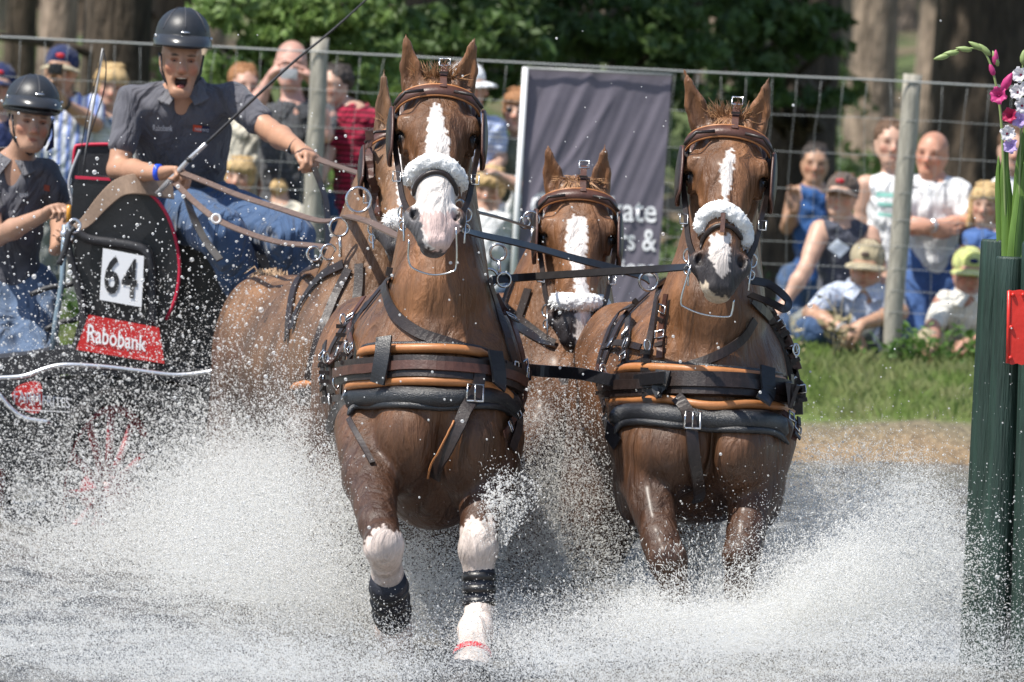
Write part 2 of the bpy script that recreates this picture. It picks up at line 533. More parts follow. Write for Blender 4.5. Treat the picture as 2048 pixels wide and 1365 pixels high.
def leaves_mesh(clumps, n, size, seed, name='foliage', split=7):
    """many bent leaves spread inside clumps (x,y,z,rx,ry,rz)"""
    r = np.random.default_rng(seed)
    cl = []
    for c_ in clumps:
        for _ in range(split):
            d_ = r.normal(size=3); d_ /= np.linalg.norm(d_); d_ *= r.random() ** .4
            k_ = r.uniform(.22, .5) if split > 1 else 1; o_ = 1.0 if split > 1 else 0
            cl.append((c_[0] + d_[0] * c_[3] * o_, c_[1] + d_[1] * c_[4] * o_, c_[2] + d_[2] * c_[5] * o_, c_[3] * k_, c_[4] * k_, c_[5] * k_ * .8))
    cl = np.array(cl, float)
    wt = (cl[:, 3] * cl[:, 4] * cl[:, 5]) ** .66; wt /= wt.sum()
    k = r.choice(len(cl), n, p=wt)
    d = r.normal(size=(n, 3)); d /= np.linalg.norm(d, axis=1)[:, None]
    rad = r.random(n) ** .45
    c = cl[k, :3] + d * rad[:, None] * cl[k, 3:6]
    a = r.normal(size=(n, 3)); a[:, 2] -= .3; a /= np.linalg.norm(a, axis=1)[:, None]
    b = r.normal(size=(n, 3)); b[:, 2] += .0; b = np.cross(a, b); b /= np.linalg.norm(b, axis=1)[:, None]
    nn = np.cross(a, b)
    L = size * r.uniform(.6, 1.25, n)[:, None]; W = L * .5
    v = np.stack([c - a * L * .5, c + b * W * .55 + nn * L * .06, c + a * L * .5, c - b * W * .55 + nn * L * .06], 1).reshape(-1, 3)
    o = np.arange(n) * 4
    f = np.stack([o, o + 1, o + 2, o + 3], 1)
    return mesh_np(name, v, f, False)

def limb(g, a, b, r0, r1, n=5, wob=.1, rd=random):
    a, b = Vector(a), Vector(b); l = (b - a).length
    pts = [a + (b - a) * i / n + (Vector((rd.uniform(-1, 1), rd.uniform(-1, 1), rd.uniform(-.5, .5))) * wob * l * .3 if 0 < i < n else Vector()) for i in range(n + 1)]
    g.tube(pts, [r0 + (r1 - r0) * i / n for i in range(n + 1)], 9)
    return pts

def tree(x, y, r, h, label, clumps=None, nleaf=0, leaf='leaf', lsize=.12, bark='bark', lean=0, seed=0, twigs=0, group=None, name='tree'):
    rd = random.Random(seed)
    z = zg(x, y) - .1
    t = thing(name, label, 'tree', (x, y, z), group)
    g = Geo()
    pts = [Vector((x + lean * i / 8 + rd.uniform(-.02, .02) * r * 3, y, z + h * i / 8)) for i in range(9)]
    g.tube([Vector((x, y, z - .2))] + [pts[0]] + [Vector((x, y, z + .35))] + pts[1:], [r * 1.7, r * 1.35, r * 1.05] + [r * (1 - .55 * i / 8) for i in range(1, 9)], 14)
    for k in range(3):   # root flares
        a = rd.uniform(0, 6.28); limb(g, (x + math.cos(a) * r * .6, y + math.sin(a) * r * .6, z + .5 * r * 3), (x + math.cos(a) * r * 2.2, y + math.sin(a) * r * 2.2, z - .05), r * .4, r * .15, 3, .02, rd)
    for k in range(twigs):
        a = rd.uniform(0, 6.28); zz = z + rd.uniform(1.0, min(h, 5))
        limb(g, (x, y, zz), (x + math.cos(a) * 2.2, y + math.sin(a) * 1.2, zz + rd.uniform(-.4, .9)), r * .14, .012, 5, .2, rd)
    if clumps:
        for c in clumps:
            limb(g, pts[min(7, max(1, int((c[2] - z) / h * 8)))], (c[0], c[1], c[2] + .1), r * .22, .015, 5, .12, rd)
    g.put('trunk', M0[bark], t)
    hc = [(x + rd.uniform(-2.2, 2.2), y + rd.uniform(-2, 2), z + h * rd.uniform(.55, 1.05), 1.7, 1.7, 1.3) for _ in range(9)]
    cl = (clumps or []) + hc
    if nleaf:
        link('crown', leaves_mesh(clumps, nleaf, lsize, seed + 50), M0[leaf], t)
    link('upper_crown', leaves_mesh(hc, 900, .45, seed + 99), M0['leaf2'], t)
    return t

def cl(px, py, Y, rx, rz, ry=.5):
    p = P(px, py, Y); return (p.x, p.y, p.z, rx, ry, rz)

# foreground trees whose low leafy boughs hang behind the crowd
def xat(px, Y): return P(px, 300, Y).x
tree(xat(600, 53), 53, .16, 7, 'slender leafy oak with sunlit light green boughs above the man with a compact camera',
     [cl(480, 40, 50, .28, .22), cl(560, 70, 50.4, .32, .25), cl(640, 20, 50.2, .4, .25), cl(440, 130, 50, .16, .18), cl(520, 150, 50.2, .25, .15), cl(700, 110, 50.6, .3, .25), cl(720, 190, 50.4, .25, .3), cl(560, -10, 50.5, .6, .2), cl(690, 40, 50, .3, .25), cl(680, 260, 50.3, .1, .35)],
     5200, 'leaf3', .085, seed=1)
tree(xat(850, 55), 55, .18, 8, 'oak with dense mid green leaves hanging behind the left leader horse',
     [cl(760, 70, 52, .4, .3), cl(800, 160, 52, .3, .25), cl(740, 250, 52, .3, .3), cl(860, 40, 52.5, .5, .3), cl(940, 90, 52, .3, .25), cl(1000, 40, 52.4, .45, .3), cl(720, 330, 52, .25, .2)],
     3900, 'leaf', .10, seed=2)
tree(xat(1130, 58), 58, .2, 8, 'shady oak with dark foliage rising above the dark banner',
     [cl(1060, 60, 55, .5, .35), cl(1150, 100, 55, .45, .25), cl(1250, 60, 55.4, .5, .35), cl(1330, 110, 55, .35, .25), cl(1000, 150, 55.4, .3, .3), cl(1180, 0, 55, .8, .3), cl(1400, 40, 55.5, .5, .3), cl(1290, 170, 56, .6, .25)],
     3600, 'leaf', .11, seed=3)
tree(xat(1600, 60), 60, .27, 9, 'thick dark trunked tree with leafy sprays right of the right leader horse',
     [cl(1480, 60, 57, .3, .25), cl(1560, 100, 57, .35, .25), cl(1640, 60, 57, .3, .2), cl(1530, 190, 57, .2, .12), cl(1660, 190, 57.4, .18, .12), cl(1450, -10, 57, .8, .2)],
     2000, 'leaf', .12, seed=4, twigs=3)
tree(xat(1960, 62), 62, .42, 9, 'massive almost black trunk behind the gladioli at the far right', None, 0, seed=5, twigs=4)
tree(xat(1735, 84), 84, .235, 11, 'tall pale pine trunk catching the sun above the seated man in a khaki cap', None, 0, bark='bark2', seed=6)
tree(xat(1455, 78), 78, .17, 10, 'pale trunk showing between the ears of the right leader horse', None, 0, bark='bark2', seed=7)
tree(xat(1860, 90), 90, .20, 11, 'slim pale trunk left of the massive dark trunk', None, 0, bark='bark2', seed=8, twigs=2)
tree(xat(225, 56), 56, .24, 9, 'dark trunk behind the blond boy at the left', None, 0, seed=9, twigs=3)
tree(xat(105, 68), 68, .16, 9, 'grey trunk above the man in the navy cap', None, 0, bark='bark2', seed=10, twigs=5)
tree(xat(30, 80), 80, .15, 9, 'thin brown trunk at the far left edge', None, 0, seed=11, twigs=5)
tree(xat(330, 75), 75, .2, 9, 'dark trunk left of the driver helmet', None, 0, seed=12, twigs=4)
tree(xat(400, 98), 98, .22, 9, 'pale distant trunk right of the driver helmet', None, 0, bark='bark2', seed=13)
rd = random.Random(77)
gx = 0
FAR = [(-260, 'outside the left edge'), (-40, 'just inside the left edge'), (62, 'behind the helmet of the groom'), (165, 'behind the man in the navy cap'), (285, 'left of the driver helmet'), (372, 'directly behind the driver helmet'),
       (455, 'right of the driver helmet'), (520, 'behind the person in cream'), (585, 'above the bald man with the silver camera'), (668, 'right of the left fence post'), (735, 'above the crimson striped top'), (812, 'behind the left ear of the left leader'),
       (900, 'between the ears of the left leader'), (1000, 'left of the banner pole'), (1110, 'above the left half of the banner'), (1230, 'above the middle of the banner'), (1345, 'above the right corner of the banner'), (1420, 'behind the left ear of the right leader'),
       (1520, 'behind the right ear of the right leader'), (1665, 'left of the tall pale pine'), (1800, 'right of the tall pale pine'), (1900, 'behind the right fence post'), (2060, 'beyond the gladioli'), (2300, 'outside the right edge')]
for i, (px, where) in enumerate(FAR):
    Y = rd.uniform(95, 200); r_ = rd.uniform(.10, .26); bk_ = rd.choice(['bark', 'bark2', 'bark'])
    tree(xat(px, Y), Y, r_, 14, ('slim' if r_ < .18 else 'stout') + (' grey' if bk_ == 'bark2' else ' dark') + ' distant pine trunk ' + where, None, 0, bark=bk_, seed=100 + i, group='distant trunks deep in the wood', twigs=2)
# canopy and thicket of the far wood: one mass nobody could count
cls = []
for i in range(260):
    Y = rd.uniform(70, 230); x = rd.uniform(-.12, .12) * Y * 1.3
    z = zg(x, Y)
    px = 1024 + x / Y * FOC
    if not (1640 < px < 1900 or px < 420 and rd.random() < .6): cls.append((x, Y, z + rd.uniform(.2, 2.6), rd.uniform(.5, 1.6), 1, rd.uniform(.4, 1.1)))
tag(link('far_foliage', leaves_mesh(cls, 30000, .30, 5), M0['leaf2']), kind='stuff')
cls = []  # unseen crowns overhead, added and sized to shade the wood floor
for i in range(330):
    Y = rd.uniform(56, 230); x = rd.uniform(-34, 26); cls.append((x, Y, zg(x, Y) + rd.uniform(5.5, 11), 3.2, 3.2, 1.5))
tag(link('shade_canopy_foliage', leaves_mesh(cls, 30000, .62, 8), M0['leaf2']), kind='stuff')
cls = [(x, 235 + rd.uniform(-12, 12), zg(0, 235) + rd.uniform(0, 14), 5, 4, 3) for x in np.arange(-70, 71, 3.2) for _ in range(3)]
tag(link('wood_edge_foliage', leaves_mesh(cls, 60000, 1.1, 6, split=1), M0['leaf2']), kind='stuff')
cls = []
for i in range(60):
    Y = rd.uniform(50, 75); px = rd.choice([rd.uniform(-200, 480), rd.uniform(700, 1100), rd.uniform(1300, 2300)])
    x = xat(px, Y); cls.append((x, Y, zg(x, Y) + rd.uniform(.0, .45), rd.uniform(.2, .8), .6, rd.uniform(.12, .45)))
tag(link('undergrowth', leaves_mesh(cls, 9000, .09, 7), M0['leaf']), kind='stuff')

# ------------------------------------------------------------------ fence
fe = thing('wire_fence', 'wire mesh stock fence on weathered round wooden posts in front of the crowd', 'fence', (0, 46.1, .4))
def post(px0, py0, px1, py1, r, Y=46.1):
    a, b = P(px0, py0, Y), P(px1, py1, Y); g = Geo(); n = 14
    rd2 = random.Random(px0)
    pts = [b + Vector((0, 0, -.25))] + [b + (a - b) * i / n + Vector((math.sin(i * 1.3) * .002, 0, 0)) for i in range(n + 1)]
    g.tube(pts, [r * 1.02] + [r * (1.02 - .06 * i / n + .015 * math.sin(i * 2.3)) for i in range(n + 1)], 16)
    return g.put('post', M0['wood'], fe)
post(641, 76, 612, 690, .047); post(1826, 149, 1778, 735, .050); post(-550, 15, -580, 620, .048); post(3010, 210, 2965, 800, .05)
def wl(py0, Y, r, name, wig, seed, x0=-700, x1=2700):
    rd3 = random.Random(seed); g = Geo()
    pts = []
    for i in range(60):
        px = x0 + (x1 - x0) * i / 59
        sag = math.sin((px - 640) / 1185 * math.pi) ** 2 * wig * 2
        pts.append(P(px, py0 + px * .0506 + sag + rd3.uniform(-wig, wig) * .4, Y))
    g.tube(pts, r, 5); return g.put(name, M0['wire'], fe)
wl(72, 46.05, .0052, 'top_wire', 1.0, 1)
rows = [148, 222, 295, 350, 402, 448, 492, 535]
for k, y0 in enumerate(rows): wl(y0, 46.05, .0015, 'horizontal_wire', 2.5, k + 2)
for i in range(60):
    px = -300 + i * 48.5; rd3 = random.Random(i); g = Geo()
    pts = [P(px + t * -32 + math.sin(t * 9 + i) * 3.5 + rd3.uniform(-2, 2), 74 + px * .0506 + t * 560, 46.052) for t in np.linspace(0, 1, 12)]
    g.tube(pts, .0010, 4); g.put('vertical_wire', M0['wire'], fe)

# ------------------------------------------------------------------ banner
def banner():
    Y = 45.6
    t = thing('banner', 'dark grey fabric banner with white lettering on a white pole behind the middle horse', 'banner', P(1180, 700, Y))
    g = Geo(); a, b = P(1051, 135, Y), P(1018, 690, Y)
    g.tube([b, a], .015, 10); g.put('pole', mat('white_painted_pole', (.8, .8, .8), rough=.4), t)
    g = Geo(); g.tube([P(1046, 136, Y), P(1345, 150, Y)], .006, 8); g.put('top_rod', M0['wire'], t)
    nx, nz = 150, 120; v = []; 
    for j in range(nz):
        for i in range(nx):
            u, w_ = i / (nx - 1), j / (nz - 1)
            px = 1056 + u * 288 - w_ * (26 + u * 12); py = 137 + u * 15 + w_ * (515 + 25 * u)
            dx = (u * 288 + w_ * 200)
            fold = math.sin(dx * .055) * .011 + math.sin(dx * .12 + 1 + w_ * 2) * .008 + math.sin(dx * .021 + 2) * .014 + math.sin(dx * .3 - w_ * 5) * .0025
            c = (u * 288 - (260 - w_ * 190)) / 9; crease = -.03 * math.exp(-c * c) * min(1, w_ * 3)
            c = (u * 288 - (205 - w_ * 330)) / 8; crease += -.016 * math.exp(-c * c) * min(1, w_ * 3)
            c = (u * 288 - (130 - w_ * 200)) / 9; crease += -.014 * math.exp(-c * c)
            p = P(px, py, Y + .02 + (fold * min(1, w_ * 8 + .1) * .7 + crease) * .5); v.append(p)
    f = [(j * nx + i, j * nx + i + 1, (j + 1) * nx + i + 1, (j + 1) * nx + i) for j in range(nz - 1) for i in range(nx - 1)]
    me = bpy.data.meshes.new('cloth'); me.from_pydata([tuple(p) for p in v], [], f); me.polygons.foreach_set('use_smooth', [True] * len(f))
    cloth = link('cloth', me, mat('grey_banner_cloth', (.135, .122, .155), rough=.85, noise=.08, nscale=8, bump=.0008, bscale=300), t)
    bv = BVHTree.FromPolygons([tuple(p) for p in v], f)
    wm = mat('white_print', (.75, .75, .77), rough=.8)
    def word(s, x0, y0, x1, y1, w_=0.004, sl=14):
        o = text_on(s, [P(x0 - 2, y1, 45.3), P(x1 - 2, y1 + (x1 - x0) * .05, 45.3), P(x1, y0 + (x1 - x0) * .05, 45.3), P(x0, y0, 45.3)], 0, wm, 'lettering', cloth, bold=.012)
        me = o.data
        for vv in me.vertices:
            d = (vv.co - CAMP).normalized(); h = bv.ray_cast(CAMP, d, 90)
            if h[0]: vv.co = h[0] - d * .006
    word('C', 1062, 384, 1104, 436); word('kate', 1222, 393, 1314, 442); word('rs &', 1240, 456, 1314, 500); word('ions', 1244, 520, 1310, 548)
banner()

# ------------------------------------------------------------------ grass on the bank
def grass():
    r = np.random.default_rng(9); n = 80000
    x = r.uniform(-7, 7, n); y = 44.35 + r.random(n) ** .8 * 2.6
    keep = (y > 44.5 + .25 * np.sin(x * 2.1) + .15 * np.sin(x * 5.7) + r.normal(0, .12, n))
    x, y = x[keep], y[keep]; n = len(x)
    z = np.array([zg(a, b) for a, b in zip(x, y)])
    h = r.uniform(.025, .085, n) * (1 + .35 * (y > 45.75)) * (.7 + .6 * (np.sin(x * 3 + y * 2) * .5 + .5)); w_ = r.uniform(.003, .006, n)
    a = r.uniform(0, 6.28, n); lx = r.normal(0, .35, n) * h; ly = r.normal(0, .35, n) * h
    dx, dy = np.cos(a) * w_, np.sin(a) * w_ * .4
    v = np.stack([np.stack([x - dx, y - dy, z - .01], 1), np.stack([x + dx, y + dy, z - .01], 1),
                  np.stack([x + dx * .6 + lx * .4, y + ly * .4, z + h * .6], 1), np.stack([x + lx, y + ly, z + h], 1)], 1).reshape(-1, 3)
    o = np.arange(n) * 4
    f = np.stack([o, o + 1, o + 2, o + 3], 1)
    m = mat('meadow_grass', (.20, .29, .07), rough=.6, trans=.4, col2=(.33, .34, .16), nscale=3)
    tag(link('grass', mesh_np('grass', v, f, False), m), kind='stuff')
    # taller weeds by the posts
grass()
def weeds(px, py, Y, n, hh, wd, label, m, seed, cat='plant'):
    rd2 = random.Random(seed); b = P(px, py, Y); b.z = zg(b.x, b.y)
    t = thing('weed_plant', label, cat, b)
    g = Geo(); gl = Geo()
    for k in range(n):
        x = b.x + rd2.uniform(-wd, wd); y = b.y + rd2.uniform(-.1, .1); h = hh * rd2.uniform(.5, 1)
        tip = Vector((x + rd2.uniform(-.12, .12), y, b.z + h)); mid = Vector((x + rd2.uniform(-.03, .03), y, b.z + h * .5))
        g.tube([Vector((x, y, b.z)), mid, tip], [.004, .003, .0015], 4)
        for q_ in range(rd2.randint(5, 9)):
            u = rd2.uniform(.2, 1); p = Vector((x, y, b.z)).lerp(tip, u); d = Vector((rd2.uniform(-1, 1), rd2.uniform(-.6, .4), rd2.uniform(-.1, .6))).normalized()
            l = rd2.uniform(.03, .07); s_ = d.cross(Vector((rd2.uniform(-1, 1), rd2.uniform(-1, 1), rd2.uniform(-1, 1)))).normalized() * l * .25
            gl.add([p, p + d * l * .5 + s_, p + d * l, p + d * l * .5 - s_], [(0, 1, 2, 3)])
    g.put('stem', m, t); gl.put('leaves', m, t, False)
wm_ = mat('weed_green', (.10, .19, .04), rough=.6, trans=.3, noise=.3); wd_ = mat('dry_stalks', (.30, .25, .14), rough=.8, noise=.3)
weeds(1880, 700, 45.9, 18, .24, .14, 'leafy green weeds in front of the man in the yellow cap', wm_, 1)
weeds(1640, 640, 45.9, 7, .42, .14, 'dry stalks rising by the knee of the man in the khaki cap', wd_, 2)
weeds(1790, 720, 45.9, 14, .22, .12, 'tuft of weeds at the foot of the right fence post', wm_, 3)
weeds(1985, 700, 45.95, 10, .22, .14, 'weeds beside the left edge of the green obstacle post', wm_, 4)
weeds(120, 640, 45.9, 14, .25, .14, 'green weeds seen between the groom and the carriage seat', wm_, 5)

# ------------------------------------------------------------------ green obstacle posts with red marker
gm = mat('dark_green_stained_wood', (.016, .038, .028), rough=.5, spec=.5, noise=.35, nscale=14, bump=.008, bscale=30, stretch=(4, 4, .25))
def gpost(pxl0, pxr0, py0, pxl1, pxr1, py1, Y, label):
    t = thing('obstacle_post', label, 'post', P((pxl1 + pxr1) / 2, py1, Y), None)
    k = ppm(Y); a = P((pxl0 + pxr0) / 2, py0, Y); b = P((pxl1 + pxr1) / 2, py1, Y)
    g = Geo(); n = 12; b2 = b + (b - a).normalized() * .35
    r0, r1 = (pxr0 - pxl0) / 2 / k, (pxr1 - pxl1) / 2 / k
    g.tube([b2 + (a - b2) * i / n for i in range(n)] + [a - Vector((0, 0, .008)), a], [r1 + (r0 - r1) * i / n for i in range(n)] + [r0, r0 * .93], 28)
    g.put('post_body', gm, t)
    return t
gpost(1962, 2034, 480, 1918, 1998, 1300, 29.9, 'dark green wooden obstacle post rearmost and leftmost by the gladioli')
tp = gpost(1992, 2050, 514, 1950, 2022, 1310, 29.72, 'dark green wooden obstacle post with flat cut top standing in front of the gladiolus leaves')
gpost(2044, 2130, 485, 2018, 2110, 1325, 29.66, 'dark green wooden obstacle post cut off by the right edge of the picture')
def plate():
    Y = 29.52
    t = thing('red_marker', 'glossy red plastic marker plate nailed to the green obstacle posts', 'marker', P(2040, 730, Y))
    n = 18; v = []; top = []; 
    for i in range(n + 1):
        u = i / n
        top.append((2018 + u * 72, 580 + u * 5 + math.sin(u * 14) * 1.5))
    bot = [(2015 + (1 - i / n) * 72, 728 + (1 - i / n) * 3 + math.sin(i * 1.3) * 1.5) for i in range(n + 1)]
    rt = [(2017 - math.sin(i * 1.7) * 1.5, 728 - i * 9.2) for i in range(1, 16)]
    g = Geo(); g.slab([P(x, y, Y) for x, y in top + bot + rt], (0, .02, 0)); rm = mat('red_plastic', (.62, .03, .02), rough=.35, spec=.5, noise=.12, nscale=8, bump=.003, bscale=20)
    g.put('plate', rm, t, False)
    for px, py in ((2026, 590), (2022, 655), (2021, 716), (2046, 590)):
        g = Geo(); g.ball(P(px, py, Y - .004), .007, 8, 6); g.put('nail_head', rm, t)
    # bent lip at the left
    g = Geo(); g.tube([P(2018, 582, Y), P(2017, 650, Y), P(2015, 727, Y)], .006, 6); g.put('rim', rm, t)
plate()

# ------------------------------------------------------------------ gladioli
def gladioli():
    lm = mat('gladiolus_leaf', (.17, .30, .06), rough=.45, trans=.35, noise=.12, nscale=10, stretch=(8, 8, .6))
    sm = mat('gladiolus_stem', (.25, .33, .12), rough=.5, trans=.1)
    pm = mat('magenta_petal', (.62, .06, .25), rough=.5, trans=.35, noise=.15, nscale=60)
    wm = mat('white_petal', (.82, .8, .82), rough=.5, trans=.35, noise=.08, nscale=50)
    vm = mat('lilac_petal', (.55, .42, .75), rough=.5, trans=.35)
    rm = mat('crimson_petal', (.45, .02, .09), rough=.5, trans=.3)
    Y = 29.85
    def leaf(path, w_, t):
        pts = [P(a, b, Y + c) for a, b, c in crv([(a, b, c) for a, b, c in path], 6)]
        n = len(pts); g = Geo()
        g.ribbon(pts, Vector((.35, -1, 0)), [w_ * (1 - (i / (n - 1)) ** 2.2) + .002 for i in range(n)], .0025)
        g.tube([p + Vector((0, -.002, 0)) for p in pts[:-2]], .0012, 4); g.put('leaf', lm, t)
    def bud(p, d, l, r, m, t, nm='bud'):
        d = Vector(d).normalized(); g = Geo()
        g.tube([Vector(p) + d * l * u for u in (0, .2, .5, .8, 1)], [r * .35, r * .9, r, r * .6, r * .1], 8); g.put(nm, m, t)
    def flower(p, d, R, m, t, seed, thr=None):
        rd2 = random.Random(seed); d = Vector(d).normalized(); u = d.orthogonal().normalized(); w_ = d.cross(u)
        for k in range(6):
            a = k * 1.047 + rd2.uniform(-.15, .15); g = Geo(); vs = []; fs = []; nu, nv = 7, 6
            for i in range(nu):
                for j in range(nv):
                    s_ = i / (nu - 1); c = (j / (nv - 1) - .5) * 2
                    wd = math.sin(min(1, s_ * 1.1 + .1) * math.pi * .86) * .55 * R
                    out = u * math.cos(a) + w_ * math.sin(a); side = d.cross(out)
                    rr = R * (.12 + s_ * .9); z = R * (.75 * math.sin(s_ * 1.7) - .2 * s_ * s_ * (k % 2 + 1)) + rd2.uniform(-.03, .03) * R
                    vs.append(Vector(p) + out * rr + side * c * wd + d * (z + .12 * R * math.cos(c * 4 + k) * s_ + .1 * R * c * c))
            for i in range(nu - 1):
                for j in range(nv - 1): o = i * nv + j; fs.append((o, o + 1, o + nv + 1, o + nv))
            g.add(vs, fs); g.put('petal', m, t)
        bud(Vector(p) - d * R * .7, d, R, R * .22, thr or m, t, 'throat')
    def stem(path, t, r=.006):
        pts = [P(a, b, Y) for a, b in crv(path, 6)]; g = Geo(); n = len(pts)
        g.tube(pts, [r * (1 - .6 * i / n) for i in range(n)], 7); g.put('stem', sm, t); return pts
    t = thing('gladiolus', 'pink gladiolus with nodding green bud tip leaning left above the green posts', 'flower', P(2010, 530, Y))
    stem([(2012, 560), (2009, 400), (2003, 250), (1992, 170), (1975, 115), (1955, 98), (1915, 100), (1880, 114)], t)
    leaf([(2008, 560, 0), (2002, 430, 0), (1998, 360, .0), (1997, 312, 0)], .040, t); leaf([(2018, 560, -.03), (2016, 430, 0), (2010, 340, 0), (2016, 262, .02)], .050, t)
    leaf([(2024, 560, -.05), (2030, 470, -.03), (2040, 380, 0), (2046, 300, 0)], .045, t)
    for px, py, dx, dz in ((1990, 130, -.4, 1), (1975, 108, -.9, .8), (1960, 97, -1, .5), (1938, 98, -1, .1), (1912, 102, -1, -.15), (1893, 108, -1, -.3)):
        bud(P(px + 6, py + 3, Y), (dx, 0, dz), .055, .010, sm, t)
    bud(P(1990, 130, Y), (0, 0, 1), .05, .011, pm, t); bud(P(1988, 152, Y), (-.4, 0, 1), .045, .010, pm, t); bud(P(2004, 182, Y), (.5, -.2, 1), .07, .016, pm, t)
    flower(P(1999, 192, Y - .03), (-.3, -1, .1), .030, pm, t, 3)
    t = thing('gladiolus', 'white and crimson gladiolus at the right edge above the green posts', 'flower', P(2035, 530, Y))
    stem([(2035, 560), (2038, 400), (2042, 250), (2046, 110)], t)
    leaf([(2038, 560, -.04), (2036, 450, 0), (2040, 330, 0), (2052, 240, 0)], .05, t); leaf([(2048, 560, -.05), (2046, 450, 0), (2054, 330, 0), (2060, 280, 0)], .045, t)
    for i, (px, py, m_) in enumerate(((2042, 150, wm), (2036, 185, wm), (2044, 212, wm), (2022, 232, rm), (2040, 240, vm), (2014, 268, wm), (2024, 292, vm), (2052, 180, wm))):
        flower(P(px, py, Y - .03), (-.5 + .3 * (i % 3), -1, .1 * (i % 2)), .027, m_, t, 10 + i, rm if m_ is wm else None)
    bud(P(2046, 130, Y), (0, 0, 1), .05, .012, sm, t)
gladioli()
# ------------------------------------------------------------------ horses
M = {}
def coat_mat():
    m = mat('horse_coat', (.2, .08, .03), rough=.42, spec=.45, attr=True, noise=.35, nscale=7, coat=.1, stretch=(1, 1, .35), detail=6)
    n = m.node_tree.nodes; l = m.node_tree.links; b = n['Principled BSDF']
    g = n.new('ShaderNodeNewGeometry'); mp = n.new('ShaderNodeMapping'); mp.inputs['Scale'].default_value = (1, 1, .22); l.new(g.outputs['Position'], mp.inputs[0])
    fine = n.new('ShaderNodeTexNoise'); fine.inputs['Scale'].default_value = 110; fine.inputs['Detail'].default_value = 6; fine.inputs['Roughness'].default_value = .7; l.new(mp.outputs[0], fine.inputs['Vector'])
    mid = n.new('ShaderNodeTexNoise'); mid.inputs['Scale'].default_value = 17; mid.inputs['Detail'].default_value = 5; mid.inputs['Distortion'].default_value = .8; l.new(mp.outputs[0], mid.inputs['Vector'])
    def rng_(src, a, c):
        r = n.new('ShaderNodeMapRange'); r.inputs[1].default_value = .3; r.inputs[2].default_value = .7; r.inputs[3].default_value = a; r.inputs[4].default_value = c; l.new(src, r.inputs[0]); return r.outputs[0]
    base = b.inputs['Base Color'].links[0].from_socket
    v1 = n.new('ShaderNodeVectorMath'); v1.operation = 'SCALE'; l.new(base, v1.inputs[0]); l.new(rng_(fine.outputs[0], .82, 1.2), v1.inputs['Scale'])
    v2 = n.new('ShaderNodeVectorMath'); v2.operation = 'SCALE'; l.new(v1.outputs[0], v2.inputs[0]); l.new(rng_(mid.outputs[0], .8, 1.2), v2.inputs['Scale'])
    l.new(v2.outputs[0], b.inputs['Base Color'])
    l.new(rng_(mid.outputs[0], .28, .62), b.inputs['Roughness'])
    b1 = n.new('ShaderNodeBump'); b1.inputs['Distance'].default_value = .03; l.new(mid.outputs[0], b1.inputs['Height'])
    b2 = n.new('ShaderNodeBump'); b2.inputs['Distance'].default_value = .004; l.new(fine.outputs[0], b2.inputs['Height']); l.new(b1.outputs[0], b2.inputs['Normal'])
    l.new(b2.outputs[0], b.inputs['Normal'])
    return m
M['coat'] = coat_mat()
M['eye'] = mat('dark_eye', (.008, .006, .005), rough=.08, spec=.8)
M['leather'] = mat('dark_leather', (.022, .014, .012), rough=.42, spec=.5, noise=.35, nscale=40, bump=.001, bscale=150)
M['brown_leather'] = mat('brown_leather', (.075, .03, .02), rough=.42, spec=.5, noise=.25, nscale=30, bump=.001, bscale=120)
M['black_leather'] = mat('black_webbing', (.012, .012, .014), rough=.38, spec=.6, noise=.3, nscale=60, bump=.001, bscale=200)
M['orange'] = mat('tan_leather_roll', (.42, .17, .06), rough=.42, spec=.5, noise=.15, nscale=30, bump=.0006, bscale=150)
M['steel'] = mat('polished_steel', (.62, .62, .62), rough=.22, metal=1)
M['fleece'] = mat('white_sheepskin', (.90, .90, .89), rough=1, spec=.1, noise=.05, nscale=60, bump=.003, bscale=120, trans=.1)
M['mesh_pad'] = mat('black_mesh_padding', (.014, .015, .018), rough=.3, spec=.7, noise=.4, nscale=120, bump=.003, bscale=260)
M['hair'] = mat('chestnut_hair', (.36, .2, .1), rough=.5, noise=.3, nscale=30)
M['boot'] = mat('navy_leg_boot', (.012, .014, .024), rough=.6, noise=.3, nscale=60, bump=.002)
M['red'] = mat('red_webbing', (.5, .02, .03), rough=.5)
M['dark_rein'] = mat('black_rein', (.014, .012, .012), rough=.35, spec=.6, noise=.3, nscale=50)
M['old_rein'] = mat('worn_brown_rein', (.13, .085, .065), rough=.5, noise=.25, nscale=50)

def hframe(poll, nose, lat, s):
    O = np.array(poll); D = np.array(nose) - O; L = np.linalg.norm(D); D /= L
    X = np.array(lat, float); X -= D * (X @ D); X /= np.linalg.norm(X)
    N = np.cross(X, D)
    if N[1] > 0: N = -N
    s = L / .60
    R = np.stack([X, N, D], 1)
    return O, R, s

